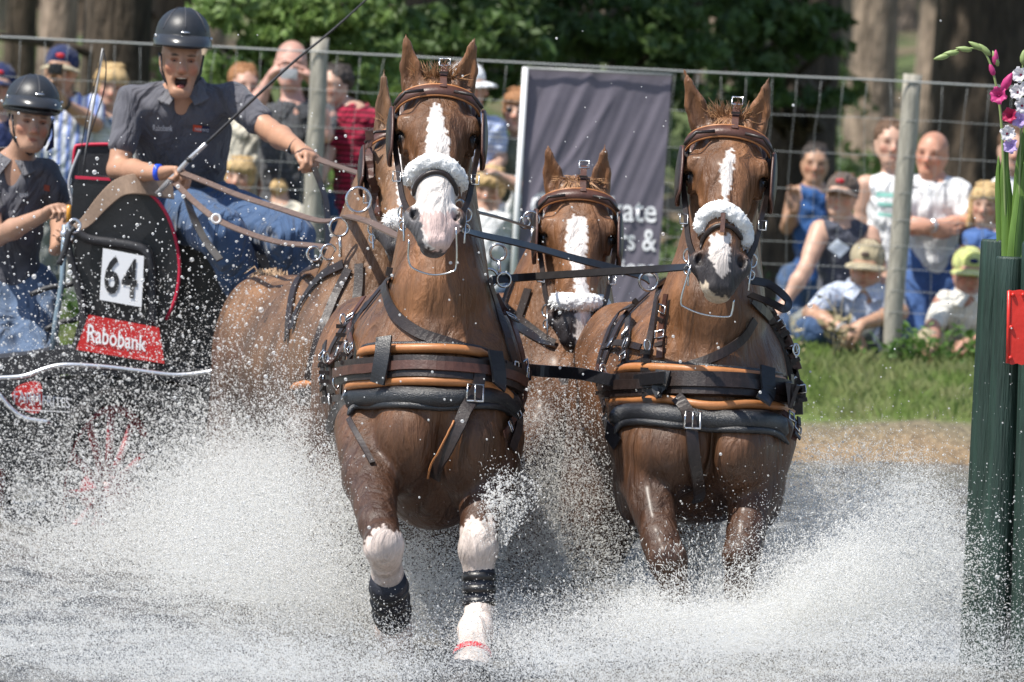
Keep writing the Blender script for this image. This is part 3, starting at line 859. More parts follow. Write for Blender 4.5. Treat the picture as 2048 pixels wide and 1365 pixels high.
WX = 1.17
def horse_head(F, poll, nose, lat, ears, ew=.036):
    O, R, s = hframe(poll, nose, lat, 1)
    def q(x, y, z): return O + R @ (np.array([x * WX, y, z]) * s)
    def E(x, y, z, r, k=.03, op='+', rot=None):
        Rm = R if rot is None else R @ rot
        F.ell(q(x, y, z), np.array([r[0] * WX, r[1], r[2]]) * s, Rm, k, op)
    E(0, -.055, .05, (.088, .085, .11), .04)
    E(0, -.01, .15, (.100, .072, .12), .05)
    E(0, -.05, .20, (.088, .10, .13), .05)
    F.cap(q(0, .012, .20), q(0, .012, .50), .074 * s, .050 * s, .04, R[:, 0], 1.0)
    F.cap(q(0, -.05, .22), q(0, -.02, .50), .078 * s, .052 * s, .05, R[:, 0], .8)
    for e in (-1, 1):
        E(e * .052, -.10, .225, (.036, .085, .105), .04)                     # cheek
        F.cap(q(e * .083, .020, .135), q(e * .096, .004, .178), .026 * s, .024 * s, .022)   # brow ridge
        E(e * .097, -.004, .200, (.016, .022, .030), .012, '-')              # eye hollow
        E(e * .094, -.012, .198, (.018, .021, .026), .006)                   # eyeball bulge
        F.cap(q(e * .088, -.022, .24), q(e * .058, -.01, .40), .015 * s, .010 * s, .025)    # facial crest
        E(e * .074, -.035, .31, (.022, .04, .07), .03, '-')
        F.cap(q(e * .040, .044, .24), q(e * .024, .035, .40), .014 * s, .01 * s, .03)         # nasal edges
        E(e * .050, -.002, .497, (.034, .038, .042), .02)                    # nostril wing
        E(e * .055, .030, .500, (.011, .024, .024), .008, '-', )
        E(e * .083, .035, .10, (.02, .02, .035), .03, '-')                   # temple hollow
    E(0, -.004, .545, (.056, .048, .048), .03)
    E(0, -.006, .583, (.044, .038, .026), .02)
    F.cap(q(0, -.13, .26), q(0, -.062, .54), .048 * s, .030 * s, .04, R[:, 0], .8)
    E(0, -.052, .575, (.036, .032, .028), .02)
    E(0, -.028, .578, (.055, .012, .007), .008, '-', )                       # mouth line
    # ears
    for e, tip in zip((-1, 1), ears):
        b = q(e * .060, -.045, .035); t = np.array(tip); ax = t - b; l = np.linalg.norm(ax); ax /= l
        n = R[:, 1] * .9 + R[:, 0] * e * .25; n = n - ax * (n @ ax); n /= np.linalg.norm(n); sd = np.cross(ax, n)
        Re = np.stack([sd, n, ax], 1)
        F.cap(b, b + ax * l * .25, .034 * s, ew * s * .95, .025, n, .8)
        F.cap(b + ax * l * .2, b + ax * l * .48, ew * s * .95, ew * s * .92, .015, n, .6)
        F.cap(b + ax * l * .48, b + ax * l * .8, ew * s * .92, ew * s * .42, .012, n, .55)
        F.cap(b + ax * l * .8, t, ew * s * .42, .003, .01, n, .7)
        F.ell(b + ax * l * .5 + n * .026 * s, (ew * .62 * s, .022 * s, l * .34), Re, .008, '-')
    return q, R, s

def make_horse(sp):
    F = Field(sp.get('h', .008))
    J = sp
    pt = lambda a: PN(a[0], a[1], a[2])
    poll, nose = pt(J['poll']), pt(J['nose'])
    lat = J.get('lat', (1, 0, -.03))
    ears = [pt(e) for e in J['ears']]
    # trunk
    c = pt(J['chest']); rx, ry, rz = J['chest_r']; ru = pt(J['rump'])
    yaw = math.atan2(ru[0] - c[0], ru[1] - c[1])
    Rz = np.array([[math.cos(yaw), math.sin(yaw), 0], [-math.sin(yaw), math.cos(yaw), 0], [0, 0, 1]])
    def l(x, y, z): return c + Rz @ np.array([x, y, z])
    F.ell(c, (rx, ry, rz), Rz, .06)
    L = np.linalg.norm(ru - c)
    F.chain([(*l(0, .25, .02), rz * .86), (*l(0, .9, .0), rz * .95), (*l(0, L * .8, .02), rz * .84)], .12, Rz[:, 0], .88)
    F.ell(ru, (rx * .98, .42, rz * .92), Rz, .12)
    for e in (-1, 1):
        F.ell(l(e * rx * .62, -.02, .10), (rx * .46, .30, rz * .62), Rz, .07)          # shoulder
        F.ell(l(e * rx * .38, -ry * .74, -.10), (rx * .40, .15, rz * .42), Rz, .035)     # breast muscle
        F.ell(l(e * .075, -ry * .86, -.12), (.055, .085, .105), Rz, .018)
        F.cap(l(e * rx * .35, -ry * .9, -.30), l(e * rx * .72, -ry * .75, -.20), .016, .012, .03, op='-')
        F.ell(l(e * rx * .80, -.08, -.22), (rx * .30, .20, rz * .45), Rz, .06)
        F.ell(ru + Rz @ np.array([e * rx * .5, .1, .02]), (rx * .55, .38, rz * .8), Rz, .08)
        F.ell(ru + Rz @ np.array([e * rx * .55, .15, -.35]), (.15, .26, .34), Rz, .08)
        # hind legs
        b = ru + Rz @ np.array([e * .16, .1, -.45])
        F.chain([(*b, .13), (*(b + (0, .18, -.28)), .07), (*(b + (0, .02, -.62)), .045), (*(b + (0, -.12, -.78)), .05)], .04)
    F.cap(l(0, .2, rz * .7), l(0, .75, rz * .78), .14, .13, .12)                         # withers
    # neck
    nk = [(*pt(a[:3]), a[3]) for a in J['neck']]
    F.chain(nk, .08, (1, 0, 0), .74)
    cb = [(*(np.array(a[:3]) + (0, .10 + .10 * i / 3, .02)), a[3] * .6) for i, a in enumerate(nk)]
    F.chain(cb, .08, (1, 0, 0), .6)
    if 'breast' in J:
        for b in J['breast']: F.ell(pt(b), (b[3], b[4], b[5]), None, .04)
    F.ell(l(0, -ry * 1.08, -.14), (.010, .06, .16), Rz, .03, '-')
    # veins of neck and face are raised after the head is placed
    for lg in J['legs']:
        F.chain([(*pt(a), a[3]) for a in lg], .03)
    for kn in J.get('knees', []):
        F.ell(pt(kn), (kn[3], kn[3] * .95, kn[4]), None, .03)
    q, R, s = horse_head(F, poll, nose, lat, ears, J.get('ew', .036))
    rv = random.Random(J['seed'])
    for e in (-1, 1):
        a_ = np.array([e * .07, .012, .25])
        for k_ in range(4):
            b_ = a_ + np.array([-e * rv.uniform(.002, .012), rv.uniform(-.006, .004), rv.uniform(.03, .05)])
            F.cap(q(*a_), q(*b_), .0075 * s, .006 * s, .014); a_ = b_
    def wob(v):
        a = np.sin(v[:, 0] * 23 + np.sin(v[:, 2] * 9) * 2) * np.sin(v[:, 2] * 17 + v[:, 1] * 7)
        hd = np.linalg.norm(v - q(0, 0, .3), axis=1) < .45
        return (a * .0016 * (~hd)).astype(np.float32)
    F.wob(wob)
    O = q(0, 0, 0)
    def colf(v):
        n = len(v)
        col = np.zeros((n, 3), np.float32)
        base = np.array(J.get('coat', (.158, .070, .029)), np.float32)
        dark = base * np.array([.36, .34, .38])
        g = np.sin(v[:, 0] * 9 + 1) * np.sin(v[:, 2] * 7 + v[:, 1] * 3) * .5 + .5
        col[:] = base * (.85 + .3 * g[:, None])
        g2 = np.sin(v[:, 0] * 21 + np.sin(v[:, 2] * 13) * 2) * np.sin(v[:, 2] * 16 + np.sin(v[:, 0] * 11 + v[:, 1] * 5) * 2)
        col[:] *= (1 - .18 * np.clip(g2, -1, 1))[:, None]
        wet_and_shade = np.clip((.88 - v[:, 2]) / .35, 0, 1)[:, None]      # soaked legs are darker; shade low on the chest is painted in too
        col[:] = col * (1 - wet_and_shade) + dark * wet_and_shade
        px, py = proj(v)
        px = px + 3.2 * np.sin(v[:, 2] * 260 + v[:, 0] * 90) * np.sin(v[:, 2] * 71 + v[:, 0] * 47); py = py + 5 * np.sin(v[:, 0] * 240 + v[:, 2] * 60) * np.sin(v[:, 0] * 83)
        hl = (v - O) @ R / s                                         # head coordinates
        inh = (np.abs(hl[:, 0]) < .18) & (hl[:, 2] > -.05) & (hl[:, 2] < .66) & (hl[:, 1] > -.2) & (hl[:, 1] < .12)
        def mix(mask, c, a):
            a = (np.clip(a, 0, 1) * mask)[:, None]
            col[:] = col * (1 - a) + np.array(c, np.float32) * a
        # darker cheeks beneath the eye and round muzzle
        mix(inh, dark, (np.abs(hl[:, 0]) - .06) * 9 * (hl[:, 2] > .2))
        mix(inh, (.035, .03, .032), (hl[:, 2] - .44) * 14 * J.get('grey_nose', 1))
        mix(inh, (.01, .007, .006), (1 - np.sqrt(((np.abs(hl[:, 0]) - .111) / .018) ** 2 + ((hl[:, 1] + .008) / .03) ** 2 + ((hl[:, 2] - .198) / .03) ** 2)) * 3)
        # darker belly and lower body
        lowz = J['chest'][1]
        for poly, c2, soft in J['marks']:
            msk = in_poly(px, py, poly) & (v[:, 1] < J['chest'][2] + J.get('mark_depth', .2))
            if soft == 'h': msk &= inh & (hl[:, 1] > -.09)
            mix(msk, c2, np.ones(n))
        mix(inh, (.012, .008, .008), (1 - np.sqrt(((np.abs(hl[:, 0]) - .066 + (hl[:, 2] - .503) * .35) / .011) ** 2 + ((hl[:, 1] - .018) / .03) ** 2 + ((hl[:, 2] - .500) / .021) ** 2)) * 3)
        # inside the ears and the tips darker
        return col
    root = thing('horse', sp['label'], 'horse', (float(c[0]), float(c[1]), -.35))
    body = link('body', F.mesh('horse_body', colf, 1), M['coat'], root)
    for e in (-1, 1):
        g = Geo(); g.ball(q(e * .098, -.010, .199), .0185 * s, 10, 8); g.put('eye', M['eye'], root)
    # forelock and mane between the ears
    g = Geo(); rd = random.Random(J['seed'])
    for i in range(300):
        x = rd.uniform(-.045, .045); b = Vector(q(x, -.03 + rd.uniform(-.03, .03), -.015 + abs(x) * .3))
        tip = b + Vector((rd.uniform(-.025, .025) + x * .9, rd.uniform(-.05, .03), rd.uniform(.015, .085) * J.get('lock', 1)))
        md = (b + tip) / 2 + Vector((rd.uniform(-.01, .01), 0, .012))
        g.tube([b, md, tip], [.0026, .002, .0005], 3, cap=False)
    for i in range(60):
        x = rd.uniform(-.03, .03); b = Vector(q(x, .0, -.02)); tip = Vector(q(x * 1.8 + rd.uniform(-.02, .02), .035, rd.uniform(.03, .09)))
        g.tube([b, (b + tip) / 2 + Vector((0, -.02, 0)), tip], [.003, .003, .0008], 3, cap=False)
    g.put('forelock', M['hair'], root)
    return root, bvh_of(body), q, R, s, l, ru

def strap(bv, root, name, path, Y, w, m, off=.006, t=.005, n=6, parent=None, lift=None):
    """leather strap laid along a path of photograph pixels onto the skin (or at stated depth: third value)"""
    pp = crv([(a[0], a[1], a[2] if len(a) > 2 else -1) for a in path], n) if len(path) > 2 else crv([(a[0], a[1], a[2] if len(a) > 2 else -1) for a in path], n * 2)
    hard = all(len(a) > 2 for a in path)
    pts, ns = [], []
    for a in pp:
        if hard: p, nn = P(a[0], a[1], a[2]), Vector((0, -1, .0))
        else: p, nn = on(bv, a[0], a[1], Y, off)
        pts.append(p); ns.append(nn)
    for _ in range(2):   # even out depth jumps
        q2 = pts[:]
        for i in range(1, len(pts) - 1):
            q2[i] = pts[i] * .4 + (pts[i - 1] + pts[i + 1]) * .3
            if q2[i].y > pts[i].y and not hard: q2[i] = pts[i] + (q2[i] - pts[i]) * .0 + Vector((0, 0, 0))
        pts = q2
    n2 = [(ns[max(i - 1, 0)] + ns[i] + ns[min(i + 1, len(ns) - 1)] + Vector((0, -.6, 0))).normalized() for i in range(len(ns))]
    g = Geo(); g.ribbon(pts, n2, w, t)
    return g.put(name, m, parent if parent is not None else root, smooth=False), pts, n2

def roll(bv, root, name, path, Y, r, m, off=.0, n=6, parent=None, flat=1):
    pp = crv([(a[0], a[1]) for a in path], n)
    pts = []
    for a in pp:
        p, nn = on(bv, a[0], a[1], Y, off)
        pts.append(p)
    for _ in range(2):
        pts = [pts[0]] + [pts[i] * .4 + (pts[i - 1] + pts[i + 1]) * .3 for i in range(1, len(pts) - 1)] + [pts[-1]]
    rr = [r * min(1, .35 + min(i, len(pts) - 1 - i) * .22) for i in range(len(pts))]
    g = Geo(); g.tube(pts, rr, 10)
    return g.put(name, m, parent if parent is not None else root)

def buckle(root, px, py, Y, bv, w, h, parent=None, off=.018, rot=0):
    p, nn = on(bv, px, py, Y, off)
    N = Vector((0, -1, 0)); g = Geo(); c, s_ = math.cos(rot), math.sin(rot)
    cs = [(-w, -h), (w, -h), (w, h), (-w, h), (-w, -h)]
    g.tube([p + Vector((a * c - b * s_, 0, a * s_ + b * c)) for a, b in cs], .0035, 6)
    g.tube([p + Vector((-w * .1 * c, 0, 0)) + Vector((w * s_, -.002, 0)), p + Vector((h * s_ * -1, -.004, h * c))], .0025, 5)
    return g.put('buckle', M['steel'], parent if parent is not None else root)

def ringp(root, px, py, Y, R, r=.0045, name='ring', nrm=(0.25, -1, .1), m=None, parent=None, bv=None, off=.02, sx=1):
    p = P(px, py, Y)
    if bv:
        p, _ = on(bv, px, py, Y, off)
    g = Geo(); g.ring(p, R, r, nrm, 22, 6, sx=sx)
    return g.put(name, m or M['steel'], parent if parent is not None else root)

def fleece(root, path, r, q, R, s, bv=None, Y=30, pts=None, seed=1):
    """shaggy sheepskin roll over a noseband path of photograph pixels"""
    rd = random.Random(seed)
    if pts is None:
        pts = []
        for a in crv(path, 6):
            p, _ = on(bv, a[0], a[1], Y, r * .25); pts.append(np.array(p))
    pts = [np.array(p) for p in pts]
    F = Field(.007)
    for i, (a, b) in enumerate(zip(pts[:-1], pts[1:])):
        F.cap(a, b, r * .8, r * .8, .015)
    F.wob(lambda v: ((np.sin(v[:, 0] * 190) * np.sin(v[:, 2] * 170 + v[:, 0] * 60) * np.sin(v[:, 1] * 180)) * .006).astype(np.float32))
    o = link('sheepskin_noseband', F.mesh('fleece', None, 0), M['fleece'], root)
    g = Geo()
    for i in range(900):
        k = rd.randrange(len(pts) - 1); b = pts[k] + (pts[k + 1] - pts[k]) * rd.random()
        a = rd.uniform(0, 2 * math.pi); z = rd.uniform(-1, 1)
        d = Vector((math.cos(a) * math.sqrt(1 - z * z), math.sin(a) * math.sqrt(1 - z * z), z))
        if d.y > .5: d.y = -d.y
        p = Vector(b) + d * r * .75; e = Vector(b) + d * (r * rd.uniform(1.0, 1.3)) + Vector((rd.uniform(-.004, .004), 0, rd.uniform(-.008, .003)))
        g.tube([p, e], [.0045, .0006], 3, cap=False)
    g.put('wool', M['fleece'], o)
    return o

# ---------------- leader on the left (A)
white = (.72, .66, .62); pink = (.62, .46, .42)
A = dict(label='chestnut horse with broad white blaze and pink nose, nearest leader left of centre', seed=3,
    poll=(877, 170, 30.20), nose=(868, 494, 29.84), ears=[(810, 62, 30.2), (950, 70, 30.2)],
    chest=(866, 800, 30.62), chest_r=(.275, .46, .36), rump=(790, 775, 32.4),
    neck=[(878, 240, 30.46, .125), (878, 380, 30.54, .145), (880, 490, 30.54, .175), (878, 590, 30.50, .215), (872, 690, 30.55, .30)],
    breast=[(815, 905, 30.3, .12, .16, .15), (930, 905, 30.3, .12, .16, .17), (865, 960, 30.45, .18, .2, .17)],
    legs=[[(738, 860, 30.45, .12), (742, 960, 30.22, .092), (756, 1050, 29.95, .062), (768, 1095, 29.85, .060), (775, 1150, 29.95, .048), (782, 1225, 30.15, .044), (788, 1262, 30.2, .058), (796, 1300, 30.3, .056)],
          [(975, 880, 30.45, .125), (968, 970, 30.3, .095), (958, 1060, 30.15, .058), (957, 1100, 30.1, .062), (958, 1150, 30.1, .044), (958, 1215, 30.08, .043), (951, 1262, 30.0, .056), (946, 1300, 29.9, .045), (942, 1338, 29.82, .064), (938, 1362, 29.8, .068)]],
    knees=[(765, 1082, 29.83, .058, .068), (957, 1086, 30.08, .052, .066)],
    marks=[([(868, 203), (882, 217), (889, 250), (900, 292), (894, 335), (915, 372), (918, 430), (912, 470), (895, 500), (850, 497), (840, 468), (829, 445), (820, 400), (826, 350), (850, 322), (852, 270), (857, 240), (862, 222)], white, 'h'),
           ([(838, 425), (915, 425), (925, 470), (900, 500), (870, 505), (850, 470)], pink, 'h'),
           ([(800, 420), (838, 420), (845, 465), (850, 510), (905, 500), (900, 540), (820, 540)], (.10, .095, .10), 'h'),
           ([(728, 1085), (745, 1062), (765, 1050), (785, 1062), (808, 1066), (820, 1110), (830, 1330), (700, 1330), (722, 1125)], (.60, .50, .45), 'x'),
           ([(925, 1050), (945, 1030), (965, 1045), (985, 1030), (1000, 1100), (990, 1325), (900, 1325), (900, 1100)], (.62, .53, .48), 'x'),
           ([(900, 1325), (1000, 1325), (1000, 1400), (880, 1400)], (.05, .045, .045), 'x')])
rootA, bvA, qA, RA, sA, lA, ruA = make_horse(A)

# ---------------- leader on the right (D)
Dh = dict(label='chestnut horse with narrow white star strip and dark grey muzzle, leader on the right', seed=5,
    poll=(1460, 248, 30.30), nose=(1436, 588, 29.98), ears=[(1368, 138, 30.3), (1540, 152, 30.3)],
    chest=(1400, 830, 30.75), chest_r=(.268, .46, .37), rump=(1300, 790, 32.6), grey_nose=1.3,
    neck=[(1455, 310, 30.56, .125), (1445, 450, 30.64, .145), (1436, 540, 30.64, .175), (1425, 620, 30.6, .22), (1410, 720, 30.68, .30)],
    breast=[(1330, 900, 30.42, .14, .18, .16), (1470, 900, 30.42, .14, .18, .16), (1395, 960, 30.6, .2, .2, .15)],
    legs=[[(1285, 880, 30.5, .12), (1295, 960, 30.4, .095), (1320, 1080, 30.2, .06), (1335, 1120, 30.15, .062), (1350, 1190, 30.2, .045), (1362, 1290, 30.3, .045)],
          [(1520, 880, 30.5, .125), (1510, 970, 30.45, .095), (1490, 1070, 30.3, .06), (1484, 1110, 30.25, .062), (1478, 1170, 30.3, .045), (1470, 1280, 30.4, .045)]],
    marks=[([(1460, 292), (1470, 312), (1466, 345), (1459, 385), (1450, 412), (1441, 370), (1440, 330), (1452, 312)], white, 'h'),
           ([(1420, 470), (1462, 470), (1458, 545), (1440, 560), (1418, 515)], (.6, .54, .5), 'h'),
           ([(1392, 575), (1410, 560), (1425, 590), (1470, 598), (1472, 625), (1400, 620)], (.6, .5, .38), 'h')])
rootD, bvD, qD, RD, sD, lD, ruD = make_horse(Dh)

# ---------------- wheeler behind left (B) and middle (C)
B = dict(label='chestnut horse mostly hidden behind the left leader, only its ear, side and rump showing', seed=8, h=.010,
    poll=(808, 265, 33.0), nose=(800, 505, 32.55), ears=[(768, 128, 33.0), (862, 150, 33.0)], ew=.034,
    chest=(735, 770, 33.2), chest_r=(.275, .44, .37), rump=(585, 725, 34.9),
    neck=[(790, 320, 33.2, .14), (770, 430, 33.25, .18), (755, 530, 33.25, .23), (742, 620, 33.25, .28), (735, 690, 33.3, .31)],
    legs=[[(655, 880, 33.1, .12), (655, 960, 33.0, .09), (665, 1060, 32.9, .06), (670, 1180, 32.9, .045)],
          [(810, 880, 33.1, .12), (810, 1100, 33.0, .06)]],
    marks=[([(790, 300), (830, 300), (830, 480), (800, 480)], white, 'h')], mark_depth=0, coat=(.16, .083, .041))
rootB, bvB, qB, RB, sB, lB, ruB = make_horse(B)
Cc = dict(label='chestnut horse with low head and broad white blaze, in the middle before the dark banner', seed=11, h=.009,
    poll=(1157, 372, 33.0), nose=(1150, 692, 32.72), ears=[(1094, 288, 33.0), (1211, 287, 33.0)], ew=.036, lock=.4,
    chest=(1115, 820, 33.3), chest_r=(.27, .44, .37), rump=(1010, 760, 35.1),
    neck=[(1155, 430, 33.2, .14), (1140, 520, 33.3, .18), (1122, 600, 33.3, .23), (1110, 680, 33.3, .28), (1108, 740, 33.35, .31)],
    legs=[[(1045, 900, 33.2, .12), (1045, 1000, 33.0, .09), (1050, 1100, 32.9, .06), (1050, 1200, 32.9, .045)],
          [(1190, 900, 33.2, .12), (1190, 1100, 33.0, .06)]],
    marks=[([(1135, 440), (1150, 430), (1172, 436), (1176, 480), (1168, 540), (1182, 600), (1190, 720), (1150, 720), (1152, 600), (1146, 540), (1130, 490)], white, 'h')], mark_depth=.2)
rootC, bvC, qC, RC, sC, lC, ruC = make_horse(Cc)

# ---------------- harness
def bridle(root, bv, q, R, s, Y, bw, by, blY, d):
    """browband, crown, blinkers, cheek straps; d = pixel data"""
    c = Vector(q(0, 0, 0))
    # browband stands proud of the forehead: arc in head coordinates
    arc = [(math.sin(a) * .112, math.cos(a) * .088 - .028, (.080 - .022 * math.cos(a))) for a in np.linspace(-1.5, 1.5, 37)]
    pts = [Vector(q(*a)) for a in arc]
    ctr = Vector(q(0, -.06, .07))
    ns = [(p - ctr).normalized() for p in pts]
    g = Geo(); g.ribbon(pts, ns, .040 * s, .010); bb = g.put('browband', M['brown_leather'], root, True)
    for dz in (-.020, .020):
        g = Geo(); g.tube([p + Vector(R[:, 2]) * dz * s for p in pts], .0042, 6); g.put('piping', M['orange'], bb)
    # crown strap with buckle, standing between the ears
    cp = [Vector(q(.012, .064, .05)), Vector(q(.012, .052, .01)), Vector(q(.013, .03, -.035)), Vector(q(.015, .01, -.07))]
    g = Geo(); g.ribbon(cp, Vector(R[:, 1]), .024, .006); cs = g.put('crown_strap', M['brown_leather'], root, False)
    g = Geo(); p = Vector(q(.015, .02, -.072)); w_ = .018
    X = Vector(R[:, 0]); Z = Vector(R[:, 2])
    g.tube([p - X * w_ - Z * .014, p + X * w_ - Z * .014, p + X * w_ + Z * .014, p - X * w_ + Z * .014, p - X * w_ - Z * .014], .0035, 6)
    g.put('buckle', M['steel'], cs)
    for z in (-.01, .03):
        g = Geo(); g.box(q(.012, .052 - z * .3, z), .03, .012, .008); g.put('keeper', M['leather'], cs, False)
    # headpiece behind the ears
    hp = [Vector(q(math.sin(a) * .105, -.06 + .01 * math.cos(a), -.0 + .09 * (1 - math.cos(a)))) for a in np.linspace(-1.45, 1.45, 11)]
    g = Geo(); g.ribbon(hp, Vector((0, -.3, 1)), .03, .006); g.put('headpiece', M['brown_leather'], root, False)
    for e in (-1, 1):
        # blinker: curved leather cup standing beside the eye
        vs = []; fs = []; nu, nv = 9, 9
        for i in range(nu):
            for j in range(nv):
                u = i / (nu - 1) * 2 - 1; v = j / (nv - 1) * 2 - 1
                rr = max(abs(u), abs(v)); k = rr / max(math.hypot(u, v), 1e-6) if rr > 0 else 1
                uu, vv = u * (.35 + .65 * k), v * (.35 + .65 * k)
                x = e * (.116 + .014 * (1 - uu * uu) - .006 * vv * vv); y = -.015 + .06 * uu; z = .190 + .096 * vv
                vs.append(Vector(q(x, y, z)))
        g0 = len(vs)
        vs += [v_ + Vector(R[:, 0]) * e * .008 for v_ in vs]
        for i in range(nu - 1):
            for j in range(nv - 1):
                a = i * nv + j
                fs.append((a, a + 1, a + nv + 1, a + nv)); fs.append((g0 + a, g0 + a + nv, g0 + a + nv + 1, g0 + a + 1))
        edge = [i * nv for i in range(nu)] + [(nu - 1) * nv + j for j in range(1, nv)] + [i * nv + nv - 1 for i in range(nu - 2, -1, -1)] + [j for j in range(nv - 2, 0, -1)]
        for a, b in zip(edge, edge[1:] + edge[:1]): fs.append((a, b, b + g0, a + g0))
        g = Geo(); g.add(vs, fs); bl = g.put('blinker', M['leather'], root)
        g = Geo(); g.tube([vs[i] + Vector(R[:, 0]) * e * .004 for i in edge + edge[:1]], .0045, 6); g.put('piping', M['brown_leather'], bl)
        # stay from the crown to the blinker
        g = Geo(); g.tube([q(e * .04, .072, .07), q(e * .09, .072, .080), q(e * .118, .05, .115)], .006, 6); g.put('blinker_stay', M['leather'], root)
        # cheek strap down to the bit
        st = [q(e * .108, -.03, .07), q(e * .112, -.02, .20), q(e * .100, -.005, .32), q(e * .088, .0, .42), q(e * .070, .0, .475)]
        cpts = [Vector(a) for a in crv(st, 4)]
        g = Geo(); g.ribbon(cpts, [Vector(R[:, 1]) + Vector(R[:, 0]) * e * .8] * len(cpts), .020, .006); ck = g.put('cheek_strap', M['leather'], root, False)
        g = Geo(); p = Vector(q(e * .104, .012, .355)); g.tube([p + Vector(a) for a in ((-.013, 0, -.016), (.013, 0, -.016), (.013, 0, .016), (-.013, 0, .016), (-.013, 0, -.016))], .003, 6); g.put('buckle', M['steel'], ck)
        # bit: rings and shank
        g = Geo(); g.ring(q(e * .084, -.03, .46), .022, .0038, (0.9 * e, -1, 0)); g.ring(q(e * .084, -.03, .51), .015, .0032, (0.9 * e, -1, 0))
        g.tube([q(e * .084, -.03, .42), q(e * .080, -.02, .57)], .0038, 6); g.put('bit', M['steel'], root)

def bit_loop(root, pts, Y):
    g = Geo(); g.tube([P(a[0], a[1], Y) for a in crv(pts, 5)], .0032, 6); g.put('bit_shank_bar', M['steel'], root)

bridle(rootA, bvA, qA, RA, sA, 30, 0, 0, 0, None)
bridle(rootD, bvD, qD, RD, sD, 30, 0, 0, 0, None)
bridle(rootB, bvB, qB, RB, sB, 33, 0, 0, 0, None)
bridle(rootC, bvC, qC, RC, sC, 33, 0, 0, 0, None)
bit_loop(rootA, [(818, 480), (817, 520), (828, 538), (865, 550), (903, 544), (913, 528), (912, 455)], 29.85)
bit_loop(rootD, [(1382, 530), (1362, 600), (1372, 616), (1410, 630), (1455, 634), (1464, 625), (1468, 600)], 30.0)

fleece(rootA, [(820, 362), (832, 340), (850, 328), (872, 324), (894, 332), (912, 350), (921, 372)], .0245, qA, RA, sA, bvA, 29.95, seed=1)
fleece(rootD, [(1404, 458), (1412, 434), (1430, 420), (1452, 421), (1472, 436), (1486, 460), (1491, 485)], .025, qD, RD, sD, bvD, 30.1, seed=2)
fleece(rootC, [(1114, 602), (1125, 604), (1140, 605), (1160, 606), (1180, 606), (1196, 607), (1202, 612)], .030, qC, RC, sC, bvC, 32.6, seed=3)
fleece(rootB, [(786, 446), (796, 441), (812, 450)], .034, qB, RB, sB, bvB, 32.6, seed=4)
for root, bv, pth, Y in ((rootA, bvA, [(828, 392), (834, 370), (850, 352), (872, 345), (893, 352), (907, 372), (912, 392)], 29.9),
                         (rootD, bvD, [(1402, 500), (1412, 472), (1430, 455), (1450, 452), (1470, 462), (1486, 490), (1494, 520)], 30.1)):
    roll(bv, root, 'noseband', pth, Y, .0085, M['leather'], .004)
strap(bvD, rootD, 'nose_strap', [(1447, 418), (1446, 440), (1444, 470)], 30.05, .016, M['brown_leather'], .022)

def collar(root, bv, Y, d):
    br = None
    o = None
    # band
    def wide(name, path, w, m, off, t=.012):
        o, pts, n2 = strap(bv, root, name, path, Y, w, m, off, t, 6); return o
    band = wide('breast_collar', d['band'], d['bw'], M['leather'], .030, .018)
    strap(bv, root, 'collar_strap', d['band'], Y, d['bw'] * .42, M['brown_leather'] if d.get('br') else M['leather'], .044, .008, parent=band)
    roll(bv, root, 'upper_roll', d['top'], Y, .0165, M['orange'], .018, parent=band)
    roll(bv, root, 'lower_roll', d['bot'], Y, .0165, M['orange'], .022, parent=band)
    pad = roll(bv, root, 'mesh_padding', d['pad'], Y, .040, M['mesh_pad'], .0, parent=band)
    roll(bv, root, 'padding_edge', [(a, b + 20) for a, b in d['pad']], Y, .012, M['mesh_pad'], .012, parent=band)
    roll(bv, root, 'upper_edge', [(a, b - 11) for a, b in d['top']], Y, .009, M['mesh_pad'], .010, parent=band)
    for kp in d['keep']:
        strap(bv, root, 'keeper', kp, Y, .058, M['black_leather'], .062, .008, parent=band)
    return band

bandA = collar(rootA, bvA, 30.2, dict(br=True, bw=.080,
    band=[(692, 748), (722, 742), (780, 738), (860, 740), (940, 745), (1005, 752), (1030, 765)],
    top=[(725, 712), (745, 704), (800, 702), (870, 702), (930, 706), (975, 714)],
    bot=[(703, 778), (725, 768), (790, 765), (870, 765), (940, 768), (995, 780), (1018, 805)],
    pad=[(700, 815), (712, 798), (740, 794), (800, 794), (880, 796), (960, 796), (1010, 800), (1030, 825)],
    keep=[[(783, 690), (780, 730), (776, 768)], [(968, 715), (972, 750), (972, 790)]]))
bandD = collar(rootD, bvD, 30.35, dict(bw=.085,
    band=[(1222, 775), (1260, 772), (1330, 770), (1400, 772), (1480, 775), (1550, 782), (1592, 795)],
    top=[(1240, 745), (1270, 738), (1330, 740), (1400, 745), (1480, 752), (1560, 760)],
    bot=[(1228, 806), (1250, 800), (1300, 804), (1400, 812), (1500, 816), (1575, 822)],
    pad=[(1235, 850), (1245, 832), (1290, 828), (1370, 836), (1460, 842), (1540, 846), (1572, 868)],
    keep=[[(1515, 745), (1512, 785), (1508, 828)], [(1345, 752), (1340, 780), (1338, 806)]]))
